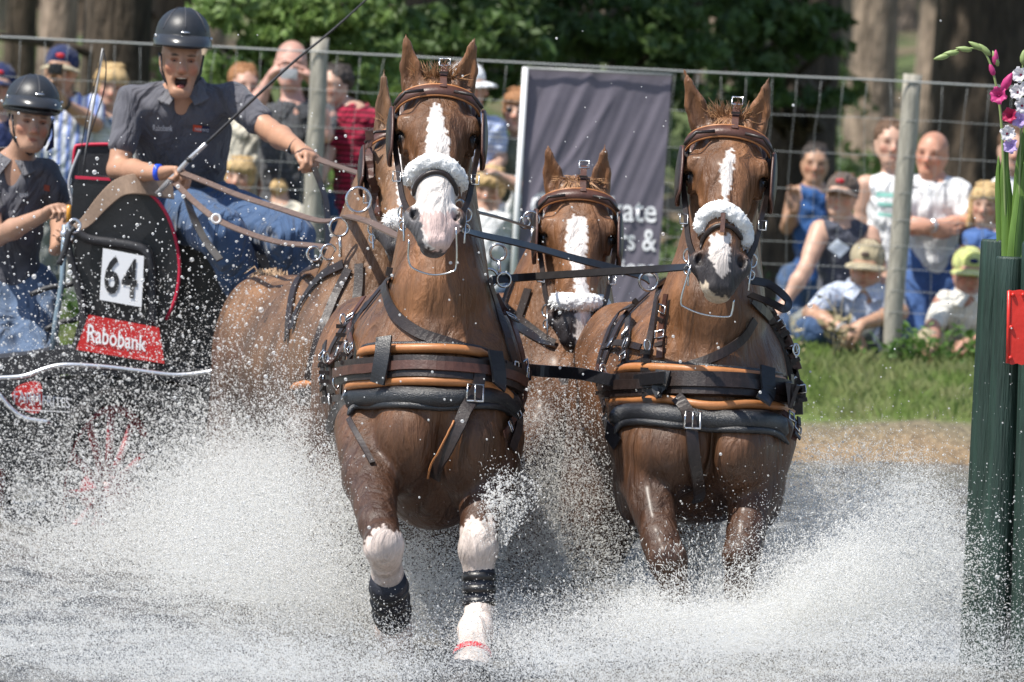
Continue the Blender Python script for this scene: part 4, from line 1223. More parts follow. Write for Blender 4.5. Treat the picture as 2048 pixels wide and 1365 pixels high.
# buckled false martingales in front of the breast
def martingale(root, bv, Y, path, w, bk, edge=None):
    o, pts, n2 = strap(bv, root, 'martingale', path, Y, w, M['leather'], .040, .008)
    if edge: 
        g = Geo(); g.tube([p + Vector((w / 2 * edge, -.003, 0)) for p in pts[len(pts) // 2:]], .004, 5); g.put('strap_edge', M['orange'], o)
    p, nn = on(bv, *bk, Y, .062); N = Vector((0, -1, 0))
    g = Geo(); a, b = w * .62, .028
    g.tube([p + Vector(x) for x in ((-a, 0, -b), (a, 0, -b), (a * .95, 0, b), (-a * .9, 0, b), (-a, 0, -b))], .0045, 6)
    g.tube([p + Vector((0, -.006, b)), p + Vector((0, -.008, -b))], .003, 5); g.put('buckle', M['steel'], o)
martingale(rootA, bvA, 30.2, [(945, 752), (941, 800), (926, 850), (905, 900), (885, 950)], .046, (939, 800), -1)
martingale(rootD, bvD, 30.4, [(1364, 800), (1372, 850), (1378, 900), (1384, 950), (1386, 985)], .044, (1372, 855))
# neck straps
strap(bvA, rootA, 'neck_strap', [(772, 570), (790, 625), (835, 665), (900, 690), (960, 712), (1010, 735)], 30.3, .040, M['leather'], .012)
strap(bvA, rootA, 'neck_strap_hanger', [(780, 535), (776, 570), (785, 610)], 30.4, .022, M['leather'], .01)
strap(bvD, rootD, 'neck_strap', [(1505, 640), (1480, 680), (1430, 715), (1370, 738), (1310, 752)], 30.4, .034, M['leather'], .012)
strap(bvA, rootA, 'shoulder_strap', [(770, 575), (720, 640), (700, 690), (690, 760), (688, 800)], 30.5, .03, M['leather'], .012)
strap(bvA, rootA, 'shoulder_strap', [(715, 625), (672, 690), (662, 730), (672, 790)], 30.7, .026, M['leather'], .012)
strap(bvA, rootA, 'shoulder_strap', [(972, 560), (990, 620), (1012, 680), (1030, 760), (1034, 850), (1018, 900)], 30.7, .034, M['leather'], .012)
strap(bvA, rootA, 'trace', [(700, 800), (680, 815), (660, 860)], 30.7, .04, M['leather'], .012)
strap(bvA, rootA, 'girth_strap', [(700, 840), (720, 880), (745, 930)], 30.6, .02, M['leather'], .01)
strap(bvD, rootD, 'shoulder_strap', [(1325, 560), (1312, 640), (1300, 700), (1290, 760)], 30.6, .028, M['leather'], .012)
strap(bvD, rootD, 'shoulder_strap', [(1300, 590), (1250, 640), (1222, 700), (1205, 760), (1215, 820)], 30.8, .03, M['leather'], .012)
strap(bvD, rootD, 'shoulder_strap', [(1275, 600), (1235, 640), (1210, 700), (1200, 740)], 30.9, .022, M['leather'], .012)
strap(bvD, rootD, 'shoulder_strap', [(1500, 600), (1545, 650), (1570, 710), (1592, 770), (1596, 830)], 30.7, .036, M['leather'], .012)
strap(bvD, rootD, 'shoulder_strap', [(1520, 600), (1560, 650), (1585, 720), (1600, 780)], 30.7, .02, M['leather'], .012)
strap(bvD, rootD, 'trace', [(1215, 830), (1220, 860), (1240, 890)], 30.7, .05, M['black_leather'], .012)
for root, bv, lst, Y in ((rootA, bvA, [(700, 650), (712, 700), (668, 720), (998, 745), (690, 765)], 30.4), (rootD, bvD, [(1305, 700), (1308, 770), (1222, 745), (1592, 700), (1290, 775)], 30.5)):
    for px, py in lst:
        p, nn = on(bv, px, py, Y, .03)
        g = Geo(); g.ring(p, .020, .004, (0.6, -1, .2), 14, 6, sx=.6); g.put('ring', M['steel'], root)
    for px, py in lst[:3]:
        for k in range(3):
            p, nn = on(bv, px - 4, py + 12 + k * 16, Y, .03); g = Geo(); g.box(p, .034, .014, .014); g.put('keeper', M['leather'], root, False)
# harness pads on the backs of the wheelers and the ring terrets
for root, bv, Y, pths in ((rootB, bvB, 33.2, [[(640, 520), (600, 560), (585, 610), (578, 680)], [(700, 540), (670, 600), (640, 680), (620, 760)], [(690, 530), (640, 560), (600, 620), (588, 660)], [(720, 530), (715, 600), (690, 680)], [(590, 775), (640, 790), (690, 800)]]),
                          (rootC, bvC, 33.3, [[(1030, 560), (1010, 620), (1000, 700)], [(1060, 580), (1040, 640), (1010, 720)], [(985, 590), (1040, 640), (1090, 680), (1110, 690)]])):
    for pp in pths: strap(bv, root, 'harness_strap', pp, Y, .036, M['leather'], .012)
roll(bvB, rootB, 'collar_roll', [(592, 775), (610, 768), (632, 766)], 33, .014, M['orange'], .02)
strap(bvB, rootB, 'cheek_leather', [(738, 262), (742, 300), (745, 350), (755, 400), (765, 430)], 32.8, .03, M['brown_leather'], .02)
for root, bv, Y, pths in ((rootA, bvA, 30.6, [[(735, 600), (705, 650), (712, 700), (705, 760)], [(660, 690), (655, 740), (662, 800)], [(700, 690), (672, 720), (650, 730)], [(655, 800), (690, 795), (720, 800)], [(990, 590), (1018, 650), (1040, 730), (1042, 800)], [(1005, 735), (1035, 740), (1050, 760)], [(1000, 870), (1020, 840), (1040, 800)]]),
                          (rootD, bvD, 30.7, [[(1340, 590), (1330, 650), (1322, 720)], [(1265, 640), (1260, 700), (1255, 750)], [(1200, 740), (1225, 760), (1250, 770)], [(1215, 700), (1250, 690), (1290, 700)], [(1540, 620), (1575, 680), (1596, 740)], [(1570, 760), (1598, 770), (1602, 800)], [(1560, 830), (1585, 850), (1580, 880)]])):
    for i_, pp in enumerate(pths):
        o, pts, n2 = strap(bv, root, 'harness_strap', pp, Y, .024 + .006 * (i_ % 3), M['leather'] if i_ % 2 else M['brown_leather'], .016 + .004 * (i_ % 2))
        for u in (.3, .72):
            k_ = int(u * (len(pts) - 1)); p = pts[k_] + n2[k_] * .006; T_ = (pts[k_ + 1] - pts[k_ - 1]).normalized(); W_ = T_.cross(n2[k_]).normalized(); g = Geo()
            a_, b_ = W_ * .018, T_ * .013
            g.tube([p - a_ - b_, p + a_ - b_, p + a_ + b_, p - a_ + b_, p - a_ - b_], .0032, 5); g.put('buckle', M['steel'], o)
            g = Geo(); g.ribbon([p + T_ * .03, p + T_ * .045], n2[k_], .036, .006); g.put('keeper', M['leather'], o, False)
# pale tail hair lifted above the croup of the left wheeler
g = Geo(); rd = random.Random(4)
for i in range(260):
    b = P(548 + rd.uniform(-26, 22), 572 + rd.uniform(-8, 14), 35.1 + rd.uniform(-.05, .1)); tip = b + Vector((rd.uniform(-.09, .03), rd.uniform(-.05, .2), rd.uniform(-.05, .05)))
    g.tube([b, (b + tip) / 2 + Vector((0, 0, .035)), tip + Vector((0, 0, -.02))], [.004, .0035, .001], 3, cap=False)
g.put('tail', mat('pale_chestnut_tail', (.42, .28, .17), rough=.6, noise=.3), rootB)
# leg boots of the left leader
def boot(root, a, b, r0, r1, wrap=None):
    A0, B0 = Vector(P(*a)), Vector(P(*b)); g = Geo(); n = 9
    pts = [A0 + (B0 - A0) * i / n for i in range(n + 1)]
    g.tube(pts, [r0 * (1 + .06 * math.sin(i * 2.1)) + (r1 - r0) * i / n for i in range(n + 1)], 14)
    o = g.put('leg_boot', M['boot'], root)
    for k in range(3):
        c = A0 + (B0 - A0) * (.2 + .3 * k); g = Geo(); g.tube([c + (B0 - A0).normalized() * t for t in (-.012, .012)], r0 * 1.1, 14); g.put('boot_strap', M['black_leather'], o)
boot(rootA, (776, 1160, 29.93), (785, 1240, 30.14), .062, .060)
boot(rootA, (958, 1138, 30.1), (958, 1222, 30.08), .052, .050)
g = Geo(); g.tube([P(945, 1310, 29.88), P(944, 1321, 29.86)], .066, 14); g.put('over_reach_boot', M['red'], rootA)
g = Geo(); g.tube([P(944, 1322, 29.86), P(938, 1364, 29.8)], [.071, .090], 14); g.put('bell_boot', M['boot'], rootA)
# ring that lies over the neck of the wheeler
for root, lst in ((rootB, [(717, 400, .045, 32.6), (678, 455, .034, 33.0), (628, 508, .026, 33.2), (658, 505, .028, 33.1), (786, 500, .026, 33.0)]),
                  (rootC, [(1062, 440, .030, 32.9), (996, 505, .030, 33.2), (1050, 445, .02, 33)]),
                  (rootA, [(978, 556, .030, 30.6), (1008, 560, .024, 30.6), (918, 410, .016, 30.0)]),
                  (rootD, [(1297, 563, .032, 30.8), (1505, 560, .026, 30.7)])):
    for a in lst:
        o = ringp(root, a[0], a[1], a[3], a[2], .005, 'terret_ring', nrm=(.15, -1, .05))
        if a[2] in (.034, .030):
            g = Geo(); p = P(a[0] + 2, a[1] + a[2] * ppm(a[3]), a[3]); g.tube([p, p + Vector((.006, 0, -.075))], .006, 8); g.put('terret_stem', M['steel'], o)
# ------------------------------------------------------------------ people
M['skin'] = mat('skin', (.5, .3, .2), rough=.45, spec=.4, attr=True, noise=.07, nscale=25, bump=.0012, bscale=120)
M['eyew'] = mat('shaded_eye_white', (.36, .33, .30), rough=.2)  # whites darkened to stand for the shadow under the visors
M['iris'] = mat('iris', (.03, .025, .02), rough=.1)
def cloth(name, col, rough=.9, kind=None, c2=(1, 1, 1), sc=60, fold=.010, fs=9):
    m = mat(name, col, rough=rough, spec=.2, noise=.07, nscale=12, sheen=.15)
    n = m.node_tree.nodes; l = m.node_tree.links; b = n['Principled BSDF']; g = n.new('ShaderNodeNewGeometry')
    # cloth folds
    mp = n.new('ShaderNodeMapping'); mp.inputs['Scale'].default_value = (1, 1, .5); mp.inputs['Rotation'].default_value = (.2, .5, .3); l.new(g.outputs['Position'], mp.inputs[0])
    t = n.new('ShaderNodeTexNoise'); t.inputs['Scale'].default_value = fs; t.inputs['Detail'].default_value = 3; t.inputs['Distortion'].default_value = 1.2; l.new(mp.outputs[0], t.inputs['Vector'])
    bp = n.new('ShaderNodeBump'); bp.inputs['Distance'].default_value = fold * 7; l.new(t.outputs[0], bp.inputs['Height'])
    t2 = n.new('ShaderNodeTexNoise'); t2.inputs['Scale'].default_value = 300; l.new(g.outputs['Position'], t2.inputs['Vector'])
    b2 = n.new('ShaderNodeBump'); b2.inputs['Distance'].default_value = .001; l.new(t2.outputs[0], b2.inputs['Height']); l.new(bp.outputs[0], b2.inputs['Normal']); l.new(b2.outputs[0], b.inputs['Normal'])
    if kind:
        outs = []
        for ax in ((1, 0) if kind == 'check' else ((0,) if kind == 'v' else (1,))):
            w_ = n.new('ShaderNodeTexWave'); w_.wave_type = 'BANDS'; w_.bands_direction = 'X' if ax == 0 else 'Z'
            w_.inputs['Scale'].default_value = sc; w_.inputs['Distortion'].default_value = .6; w_.inputs['Detail'].default_value = 1; l.new(g.outputs['Position'], w_.inputs['Vector']); outs.append(w_.outputs['Fac'])
        if len(outs) == 2:
            mm = n.new('ShaderNodeMath'); mm.operation = 'MULTIPLY'; l.new(outs[0], mm.inputs[0]); l.new(outs[1], mm.inputs[1]); o = mm.outputs[0]
        else: o = outs[0]
        r = n.new('ShaderNodeValToRGB'); r.color_ramp.elements[0].color = (*col, 1); r.color_ramp.elements[1].color = (*c2, 1)
        r.color_ramp.elements[0].position = .45; r.color_ramp.elements[1].position = .6
        l.new(o, r.inputs[0]); l.new(r.outputs[0], b.inputs['Base Color'])
    return m
M['denim'] = cloth('blue_denim', (.060, .105, .20), fs=7, fold=.014)
M['denim2'] = cloth('pale_denim', (.10, .145, .23), fs=7)
M['collar'] = cloth('grey_polo_collar', (.14, .14, .155), fs=14, fold=.004)
M['greyshirt'] = cloth('dark_grey_polo', (.10, .10, .117), fs=8, fold=.012)
M['white'] = cloth('white_cotton', (.78, .79, .80))
M['cream'] = cloth('cream_cotton', (.62, .58, .48))
M['blondhair'] = mat('blond_hair', (.52, .36, .17), rough=.6, noise=.4, nscale=40, bump=.008, bscale=60, stretch=(3, 3, .5))
M['brownhair'] = mat('brown_hair', (.12, .065, .035), rough=.6, noise=.4, nscale=40, bump=.008, bscale=60, stretch=(3, 3, .5))
M['redhair'] = mat('auburn_hair', (.32, .15, .06), rough=.6, noise=.4, nscale=40, bump=.008, bscale=60, stretch=(3, 3, .5))
M['darkhair'] = mat('dark_hair', (.035, .025, .02), rough=.5, noise=.4, nscale=40, bump=.008, bscale=60, stretch=(3, 3, .5))
M['black'] = mat('black_plastic', (.02, .02, .022), rough=.4)
M['silver'] = mat('silver_plastic', (.6, .6, .62), rough=.3, metal=.6)

def rotm(yaw, pitch, roll):
    """head axes: x picture right, y towards where the face looks, z up; yaw turns the face to picture right"""
    R = Matrix.Rotation(math.radians(roll), 3, 'Y') @ Matrix.Rotation(math.radians(yaw), 3, 'Z') @ Matrix.Rotation(math.radians(pitch), 3, 'X')
    B_ = np.array(R)
    B0 = np.array([[1, 0, 0], [0, -1, 0], [0, 0, 1]], float)     # columns x,y(front),z with front = -Y world
    return B_ @ B0

def add_head(F, c, R, s, mouth=0, chin=1.0, nose=1.0):
    def q(x, y, z): return c + R @ (np.array([x, y, z]) * s)
    def E(x, y, z, r, k=.015, op='+'): F.ell(q(x, y, z), np.array(r) * s, R, k * s, op)
    E(0, -.022, .030, (.077, .094, .086), .02)
    E(0, .020, .01, (.066, .066, .08), .03)
    E(0, .028, -.045, (.056, .056, .068), .03)
    E(0, .055, -.098 - .018 * mouth, (.030 * chin, .026, .022), .03)
    F.cap(q(-.058, .0, -.05), q(-.022, .052, -.10 - .012 * mouth), .020 * s, .018 * s, .03 * s); F.cap(q(.058, .0, -.05), q(.022, .052, -.10 - .012 * mouth), .020 * s, .018 * s, .03 * s)
    F.cap(q(-.040, .070, .022), q(.040, .070, .022), .013 * s, .013 * s, .018 * s)
    for e in (-1, 1):
        E(e * .043, .056, -.028, (.020, .018, .018), .02)
        E(e * .032, .090, .000, (.017, .014, .011), .010, '-')
        E(e * .077, -.012, -.012, (.010, .019, .031), .008)
        E(e * .012, .092, -.040, (.009, .010, .008), .008)
    F.cap(q(0, .082, .010), q(0, .106, -.034), .009 * s * nose, .0125 * s * nose, .012 * s)
    for e in (-1, 1):
        F.cap(q(e * .045, .078, .0075), q(e * .020, .081, .0085), .0058 * s, .0052 * s, .006 * s)
        F.cap(q(e * .043, .077, -.0095), q(e * .021, .080, -.009), .0045 * s, .004 * s, .006 * s)
    if mouth:
        E(0, .084, -.082, (.019 + .0085 * mouth, .036, .0185 * mouth), .006, '-')
        F.cap(q(-.02, .078, -.062), q(.02, .078, -.062), .007 * s, None, .006 * s); F.cap(q(-.018, .074, -.092 - .015 * mouth), q(.018, .074, -.092 - .015 * mouth), .008 * s, None, .006 * s)
        F.cap(q(-.037, .058, -.072), q(-.034, .055, -.10), .009 * s, None, .006 * s); F.cap(q(.037, .058, -.072), q(.034, .055, -.10), .009 * s, None, .006 * s)
    else:
        F.cap(q(-.019, .078, -.067), q(.019, .078, -.067), .0065 * s, None, .006 * s)
        F.cap(q(-.016, .077, -.078), q(.016, .077, -.078), .0075 * s, None, .006 * s)
        E(0, .089, -.0725, (.024, .008, .0022), .004, '-')
    return q

def add_hand(F, wr, d, nrm, curl=.9, s=1., thumb=1, spread=.1):
    """palm and five fingers; d: wrist to knuckles, nrm: the way the palm faces, curl in radians per joint, thumb side +1/-1"""
    wr = np.array(wr, float); d = np.array(d, float); d /= np.linalg.norm(d)
    n = np.array(nrm, float); n -= d * (n @ d); n /= np.linalg.norm(n); sd = np.cross(d, n) * thumb
    k = .006 * s
    F.cap(wr, wr + d * .05 * s, .024 * s, .028 * s, .02 * s, n, .62)
    F.cap(wr + d * .03 * s - sd * .018 * s, wr + d * .082 * s - sd * .028 * s, .019 * s, .012 * s, .015 * s)
    F.cap(wr + d * .03 * s + sd * .018 * s, wr + d * .085 * s + sd * .026 * s, .020 * s, .012 * s, .015 * s)
    F.cap(wr + d * .03 * s, wr + d * .088 * s, .022 * s, .014 * s, .015 * s)
    for i, (o, L) in enumerate(((.031, .88), (.011, 1.), (-.010, .94), (-.030, .75))):
        p = wr + d * (.088 - abs(i - 1) * .004) * s + sd * o * s
        a = 0; r = (.0098, .0103, .0096, .0085)[i] * s
        for j, l in enumerate((.042, .027, .022)):
            a += curl * (1.0, 1.1, .8)[j] * (.85 + .1 * i)
            dd = d * math.cos(a) + n * math.sin(a) + sd * (1.2 - i) * spread * .5
            dd /= np.linalg.norm(dd); p2 = p + dd * l * L * s
            F.cap(p, p2, r * (1 - .08 * j), r * (.92 - .08 * j), k); p = p2
    p = wr + d * .02 * s + sd * .026 * s
    F.cap(p, p + (d * .034 + sd * .016 + n * .018) * s, .016 * s, .0125 * s, .012 * s); p = p + (d * .034 + sd * .016 + n * .018) * s
    p2 = p + (d * .030 - sd * .002 * curl + n * .016) * s; F.cap(p, p2, .0115 * s, .0105 * s, k)
    F.cap(p2, p2 + (d * .020 - sd * .014 * curl + n * .012) * s, .0105 * s, .008 * s, k)

def pj(a, Y):  # pixel joint with optional depth offset
    return PN(a[0], a[1], Y + (a[2] if len(a) > 2 else 0))

def person(sp):
    Y = sp['Y']; h = sp.get('h', .009); s = sp.get('hs', 1.0); skin = np.array(sp.get('skin', (.52, .31, .215)), np.float32)
    hc = pj(sp['head'], Y); R = rotm(sp.get('yaw', 0), sp.get('pitch', 0), sp.get('roll', 3))
    shl, shr = pj(sp['sh'][0], Y), pj(sp['sh'][1], Y); ms = (shl + shr) / 2
    ws = np.linalg.norm(shr - shl); k = sp.get('bk', ws / .36)
    hips = sp.get('hip'); 
    if hips: hl_, hr_ = pj(hips[0], Y), pj(hips[1], Y)
    else: hl_, hr_ = ms + np.array([-.09 * k + .0, .02, -.50 * k]), ms + np.array([.09 * k, .02, -.50 * k])
    mh = (hl_ + hr_) / 2
    root = thing('person', sp['label'], 'person', (float(mh[0]), float(mh[1]), float(min(mh[2] - .3, .3))), sp.get('group'))
    F = Field(h)
    q = add_head(F, hc, R, s, sp.get('mouth', 0), sp.get('chin', 1), sp.get('nose', 1))
    nb = ms + np.array([0, .01, .03 * k])
    F.cap(q(0, -.03, -.07), nb, .050 * s, .056 * k, .03)
    fat = sp.get('fat', 1.0)
    up = (ms - mh); up /= np.linalg.norm(up); X = (shr - shl) / ws
    def torso(G, g, kk):
        G.cap(shl + X * .02, shr - X * .02, .052 * k + g, None, kk)
        G.cap(ms + X * .07 * k - up * .03, nb, .05 * k + g * .5, .045 * k + g * .3, .05); G.cap(ms - X * .07 * k - up * .03, nb, .05 * k + g * .5, .045 * k + g * .3, .05)
        yv = np.cross(up, X); Rt = np.stack([X, yv, up], 1)
        L = np.linalg.norm(ms - mh)
        G.ell(ms - up * L * .28, (ws * .46 + g, .105 * k * fat + g, L * .36), Rt, .08)
        G.ell(ms - up * L * .62, (ws * .39 * (.6 + .4 * fat) + g, .105 * k * fat + g, L * .36), Rt, .08)
        G.ell(mh + up * .02, (ws * .42 * (.5 + .5 * fat) + g, .11 * k * fat + g, .12 * k), Rt, .06)
    torso(F, -.004, .05)
    arms = []
    for side, sh, key in ((-1, shl, 'armL'), (1, shr, 'armR')):
        a = sp.get(key)
        if a is None: continue
        el, wr = pj(a[0], Y), pj(a[1], Y)
        ak = sp.get('ak', 1) * k
        F.cap(sh, el, .050 * ak, .039 * ak, .02); F.cap(sh, sh + (el - sh) * .6, .054 * ak, .045 * ak, .02)
        F.cap(el, el + (wr - el) * .35, .040 * ak, .042 * ak, .02); F.cap(el + (wr - el) * .35, wr, .042 * ak, .026 * ak, .02)
        hd = a[2] if len(a) > 2 else None
        if hd:
            tip = pj(hd['to'], Y); add_hand(F, wr, tip - wr, hd.get('n', (0, -1, 0)), hd.get('curl', .6), hd.get('s', 1) * k, hd.get('thumb', side), hd.get('spread', .1))
        arms.append((sh, el, wr, ak))
    legs = []
    for hp_, key in ((hl_, 'legL'), (hr_, 'legR')):
        a = sp.get(key)
        if a is None: 
            kn = hp_ + np.array([0, 0, -.42 * k]); an = kn + np.array([0, 0, -.40 * k]); 
            if sp.get('nolegs'): continue
        else: kn, an = pj(a[0], Y), pj(a[1], Y)
        lk = sp.get('lk', 1) * k
        F.cap(hp_, kn, .082 * lk, .056 * lk, .03); F.cap(kn, kn + (an - kn) * .35, .055 * lk, .052 * lk, .02); F.cap(kn + (an - kn) * .35, an, .052 * lk, .036 * lk, .02)
        F.cap(an, an + np.array([0, -.13 * k, -.045]), .036 * k, .03 * k, .02)
        legs.append((hp_, kn, an, lk))
    def colf(v):
        n = len(v); c = np.tile(skin, (n, 1)); l = (v - hc) @ R / s
        def mx(cc, a):
            a = np.clip(a, 0, 1)[:, None]; c[:] = c * (1 - a) + np.array(cc, np.float32) * a
        def bl(x, y, z, rx, ry, rz): return 1 - ((l[:, 0] - x) / rx) ** 2 - ((l[:, 1] - y) / ry) ** 2 - ((l[:, 2] - z) / rz) ** 2
        red = skin * np.array([1.12, .72, .68])
        for e in (-1, 1):
            mx(red, bl(e * .042, .06, -.035, .032, .04, .03) * .8)
            mx(skin * np.array([.55, .42, .38]), bl(e * .032, .078, .002, .020, .03, .011) * 2 * sp.get('eyes', 1))  # shade of the eye sockets painted into the skin
            mx((.05, .035, .03), bl(e * .032, .075, -.001, .008, .03, .004) * 3 * (.6 if not sp.get('eyeballs') else 0))
            mx(sp.get('brow', skin * .35), bl(e * .033, .085, .021, .020, .03, .0055) * 2)
        mx(red, bl(0, .105, -.034, .02, .02, .018)); mx(skin * np.array([.92, .60, .58]), bl(0, .085, -.072, .022, .03, .011) * 1.5)
        mx(skin * np.array([.45, .3, .28]), bl(0, .082, -.0725, .022, .03, .0025) * 2)
        if sp.get('mouth'):
            mx((.03, .008, .006), bl(0, .045, -.084, .030, .030, .022 * sp['mouth']) * 6)
            mx((.6, .56, .5), bl(0, .07, -.066, .016, .014, .005) * 5)
        if sp.get('beard'): mx(skin * .55, (bl(0, .05, -.09, .06, .06, .045)) * .6)
        if sp.get('stub'): mx(skin * .6, (l[:, 2] > .045) * (l[:, 1] < .06) * .5 * (l[:, 2] < .2) * (np.abs(l[:, 0]) < .1) * (l[:, 1] > -.2) * 1.0)
        return c
    body = link('body', F.mesh('person_body', colf, 1), M['skin'], root)
    if sp.get('eyeballs'):
        for e in (-1, 1):
            g = Geo(); g.ball(q(e * .032, .0675, -.001), .0112 * s, 12, 9); o = g.put('eye', M['eyew'], root)
            g = Geo(); g.ball(q(e * .032 + sp.get('gaze', 0), .0742, -.001), .0066 * s, 10, 7); g.put('iris', M['iris'], o)
    if sp.get('teeth'):
        g = Geo(); g.tube([q(-.021, .058, -.064), q(-.012, .068, -.066), q(0, .072, -.0665), q(.012, .068, -.066), q(.021, .058, -.064)], .0062 * s, 6); g.put('teeth', mat('teeth', (.8, .78, .7), rough=.3), root)
        g = Geo(); g.ball(q(0, .056, -.104), (.017, .02, .009)); g.put('tongue', mat('tongue', (.45, .12, .10), rough=.4), root)
    # shirt
    if sp.get('shirt'):
        G = Field(h); torso(G, .010, .04); sl = sp.get('sleeve', .55)
        for sh, el, wr, ak in arms:
            if sl > 0:
                e2 = sh + (el - sh) * min(sl, 1)
                G.cap(sh, e2, .060 * ak, (.060 - .008 * min(sl, 1)) * ak, .03)
                if sl > 1: G.cap(el, el + (wr - el) * (sl - 1), .052 * ak, .040 * ak, .02)
        # neck opening
        G.cap(nb + np.array([0, 0, .03]), q(0, -.02, -.07), .056 * s, .06 * s, .010, op='-')
        if sp.get('deepneck'): G.ell(nb + np.array([0, -.10, .0]), (.036, .08, .085), None, .01, '-')
        if sl <= 0:
            for sh, el, wr, ak in arms: G.ell(sh + (sh - ms) * .16 + np.array([0, -.01, -.02]), (.05 * k, .10, .085 * k), None, .02, '-')
        am = sp.get('crease', .004)
        G.wob(lambda v: (np.sin(v[:, 0] * 38 + np.sin(v[:, 2] * 22 + 1) * 2.2 + v[:, 2] * 30) * am + np.sin(v[:, 2] * 60 - v[:, 0] * 45 + np.sin(v[:, 0] * 20) * 2) * am * .6).astype(np.float32))
        so = link('shirt', G.mesh('shirt', None, 1), sp['shirt'], root)
        if sp.get('collar'):
            g = Geo()
            for e in (-1, 1):
                pts = []; nn = []; ws_ = []
                for i_, a_ in enumerate(np.linspace(math.pi, .30, 12)):
                    u_ = i_ / 11
                    pts.append(Vector(nb) + Vector(X) * e * math.sin(a_) * .094 * k + Vector((0, -math.cos(a_) * .092 * k - .016, .042 - .055 * u_ ** 2)))
                    nn.append(Vector(X) * e * math.sin(a_) + Vector((0, -math.cos(a_), .75))); ws_.append(.060 * k * (1 + .45 * u_))
                g.ribbon(pts, nn, ws_, .006)
            o = g.put('collar', sp['collar'], so, False)
    if sp.get('trousers') and legs:
        G = Field(h)
        yv = np.cross(up, X); Rt = np.stack([X, yv, up], 1)
        G.ell(mh - up * .0, (ws * .42 * (.5 + .5 * fat) + .010, .108 * k * fat, .12 * k), Rt, .05)
        for hp_, kn, an, lk in legs:
            e = an if not sp.get('shorts') else kn + (an - kn) * .1
            G.cap(hp_, kn, .098 * lk, .074 * lk, .05)
            if not sp.get('shorts'): G.cap(kn, kn + (an - kn) * .9, .074 * lk, .058 * lk, .03)
        G.wob(lambda v: (np.sin(v[:, 2] * 55 + np.sin(v[:, 0] * 30) * 2 + v[:, 1] * 25) * .0035).astype(np.float32))
        link('trousers', G.mesh('trousers', None, 1), sp['trousers'], root)
        for hp_, kn, an, lk in legs:
            g = Geo(); g.tube([an + np.array([0, .05, -.03]), an + np.array([0, -.05, -.035]), an + np.array([0, -.16, -.06])], [.042, .045, .03], 8); g.put('shoe', M['black'], root)
    # hair
    hs_ = sp.get('hair')
    if hs_:
        G = Field(h * .9); st = sp.get('hairstyle', 'short')
        def E(x, y, z, r, kk=.015, op='+'): G.ell(q(x, y, z), np.array(r) * s, R, kk * s, op)
        E(0, -.030, .040, (.088, .104, .092))
        if st == 'mop': E(0, .02, .055, (.088, .085, .060)); E(-.06, -.01, .0, (.035, .06, .06)); E(.06, -.01, .0, (.035, .06, .06)); E(0, .10, -.04, (.062, .07, .072), .01, '-')
        elif st == 'long':
            E(0, .01, .05, (.088, .085, .065)); 
            for e in (-1, 1): G.cap(q(e * .075, -.01, .02), q(e * .088, -.005, -.14), .032 * s, .022 * s, .02)
            G.cap(q(0, -.08, 0), q(0, -.075, -.14), .07 * s, .06 * s, .03); E(0, .10, -.035, (.058, .08, .078), .01, '-')
        else: E(0, .10, -.025, (.075, .085, .085), .01, '-'); E(0, .05, -.12, (.12, .12, .10), .01, '-')
        G.wob(lambda v: (np.sin(v[:, 0] * 130 + np.sin(v[:, 2] * 60) * 2) * np.sin(v[:, 1] * 110 + v[:, 2] * 40) * .0045).astype(np.float32))
        ho = link('hair', G.mesh('hair', None, 0), hs_, root)
        g = Geo(); rd2 = random.Random(int(hc[0] * 1000))
        for i in range(160):
            a = rd2.uniform(0, 6.28); x, y = math.cos(a), math.sin(a); zz = rd2.uniform(.2, 1)
            if st == 'short' and y > .5 and zz < .7: continue
            b = Vector(q(x * .08 * math.sqrt(1 - zz * zz * .8), -.03 + y * .095 * math.sqrt(1 - zz * zz * .8), .04 + .085 * zz)); l = (.045 if st != 'short' else .018) * s
            e = b + Vector(R @ np.array([x * l * .7, y * l * .6, -l * (.9 if zz < .8 else .1)]))
            g.tube([b, (b + e) / 2 + Vector((0, 0, .006)), e], [.004, .004, .001], 3, cap=False)
        g.put('locks', hs_, ho)
    hat = sp.get('hat')
    if hat:
        G = Field(h * .8)
        def E(x, y, z, r, kk=.012, op='+'): G.ell(q(x, y, z), np.array(r) * s, R, kk * s, op)
        E(0, -.022, .045, (.090, .106, .088)); E(0, -.02, -.055, (.14, .16, .08), .006, '-')
        co = link('cap', G.mesh('cap', None, 1), hat, root)
        G = Geo(); vs = []; fs = []; nu = 13
        for i in range(nu):
            a = math.radians(-78 + 156 * i / (nu - 1))
            for j, (rr, dz) in enumerate(((.0, .030), (.055, .022), (.075, .010))):
                x = math.sin(a) * (.082 + rr * .35); y = .0 + math.cos(a) * (.085 + rr) ; vs.append(Vector(q(x, y, dz + .004 * math.cos(a * 2) - abs(math.sin(a)) ** 2 * .012)))
        n0 = len(vs); vs += [v_ - Vector(R[:, 2]) * .006 for v_ in vs]
        for i in range(nu - 1):
            for j in range(2):
                o = i * 3 + j; fs.append((o, o + 1, o + 4, o + 3)); fs.append((n0 + o, n0 + o + 3, n0 + o + 4, n0 + o + 1))
            o = i * 3 + 2; fs.append((o, n0 + o, n0 + o + 3, o + 3))
        G.add(vs, fs); G.put('peak', sp.get('peak', hat), co)
        if sp.get('badge'):
            g = Geo(); g.ball(q(0, .083, .075), (.024, .006, .014), 10, 6); g.put('badge', sp['badge'], co)
    if sp.get('sunglasses'):
        g = Geo()
        for e in (-1, 1): g.ball(q(e * .033, .083, .002), (.024 * s, .008 * s, .016 * s), 10, 7)
        g.tube([q(-.075, -.01, .008), q(-.055, .075, .008), q(0, .09, .006), q(.055, .075, .008), q(.075, -.01, .008)], .0025 * s, 5); g.put('sunglasses', M['black'], root)
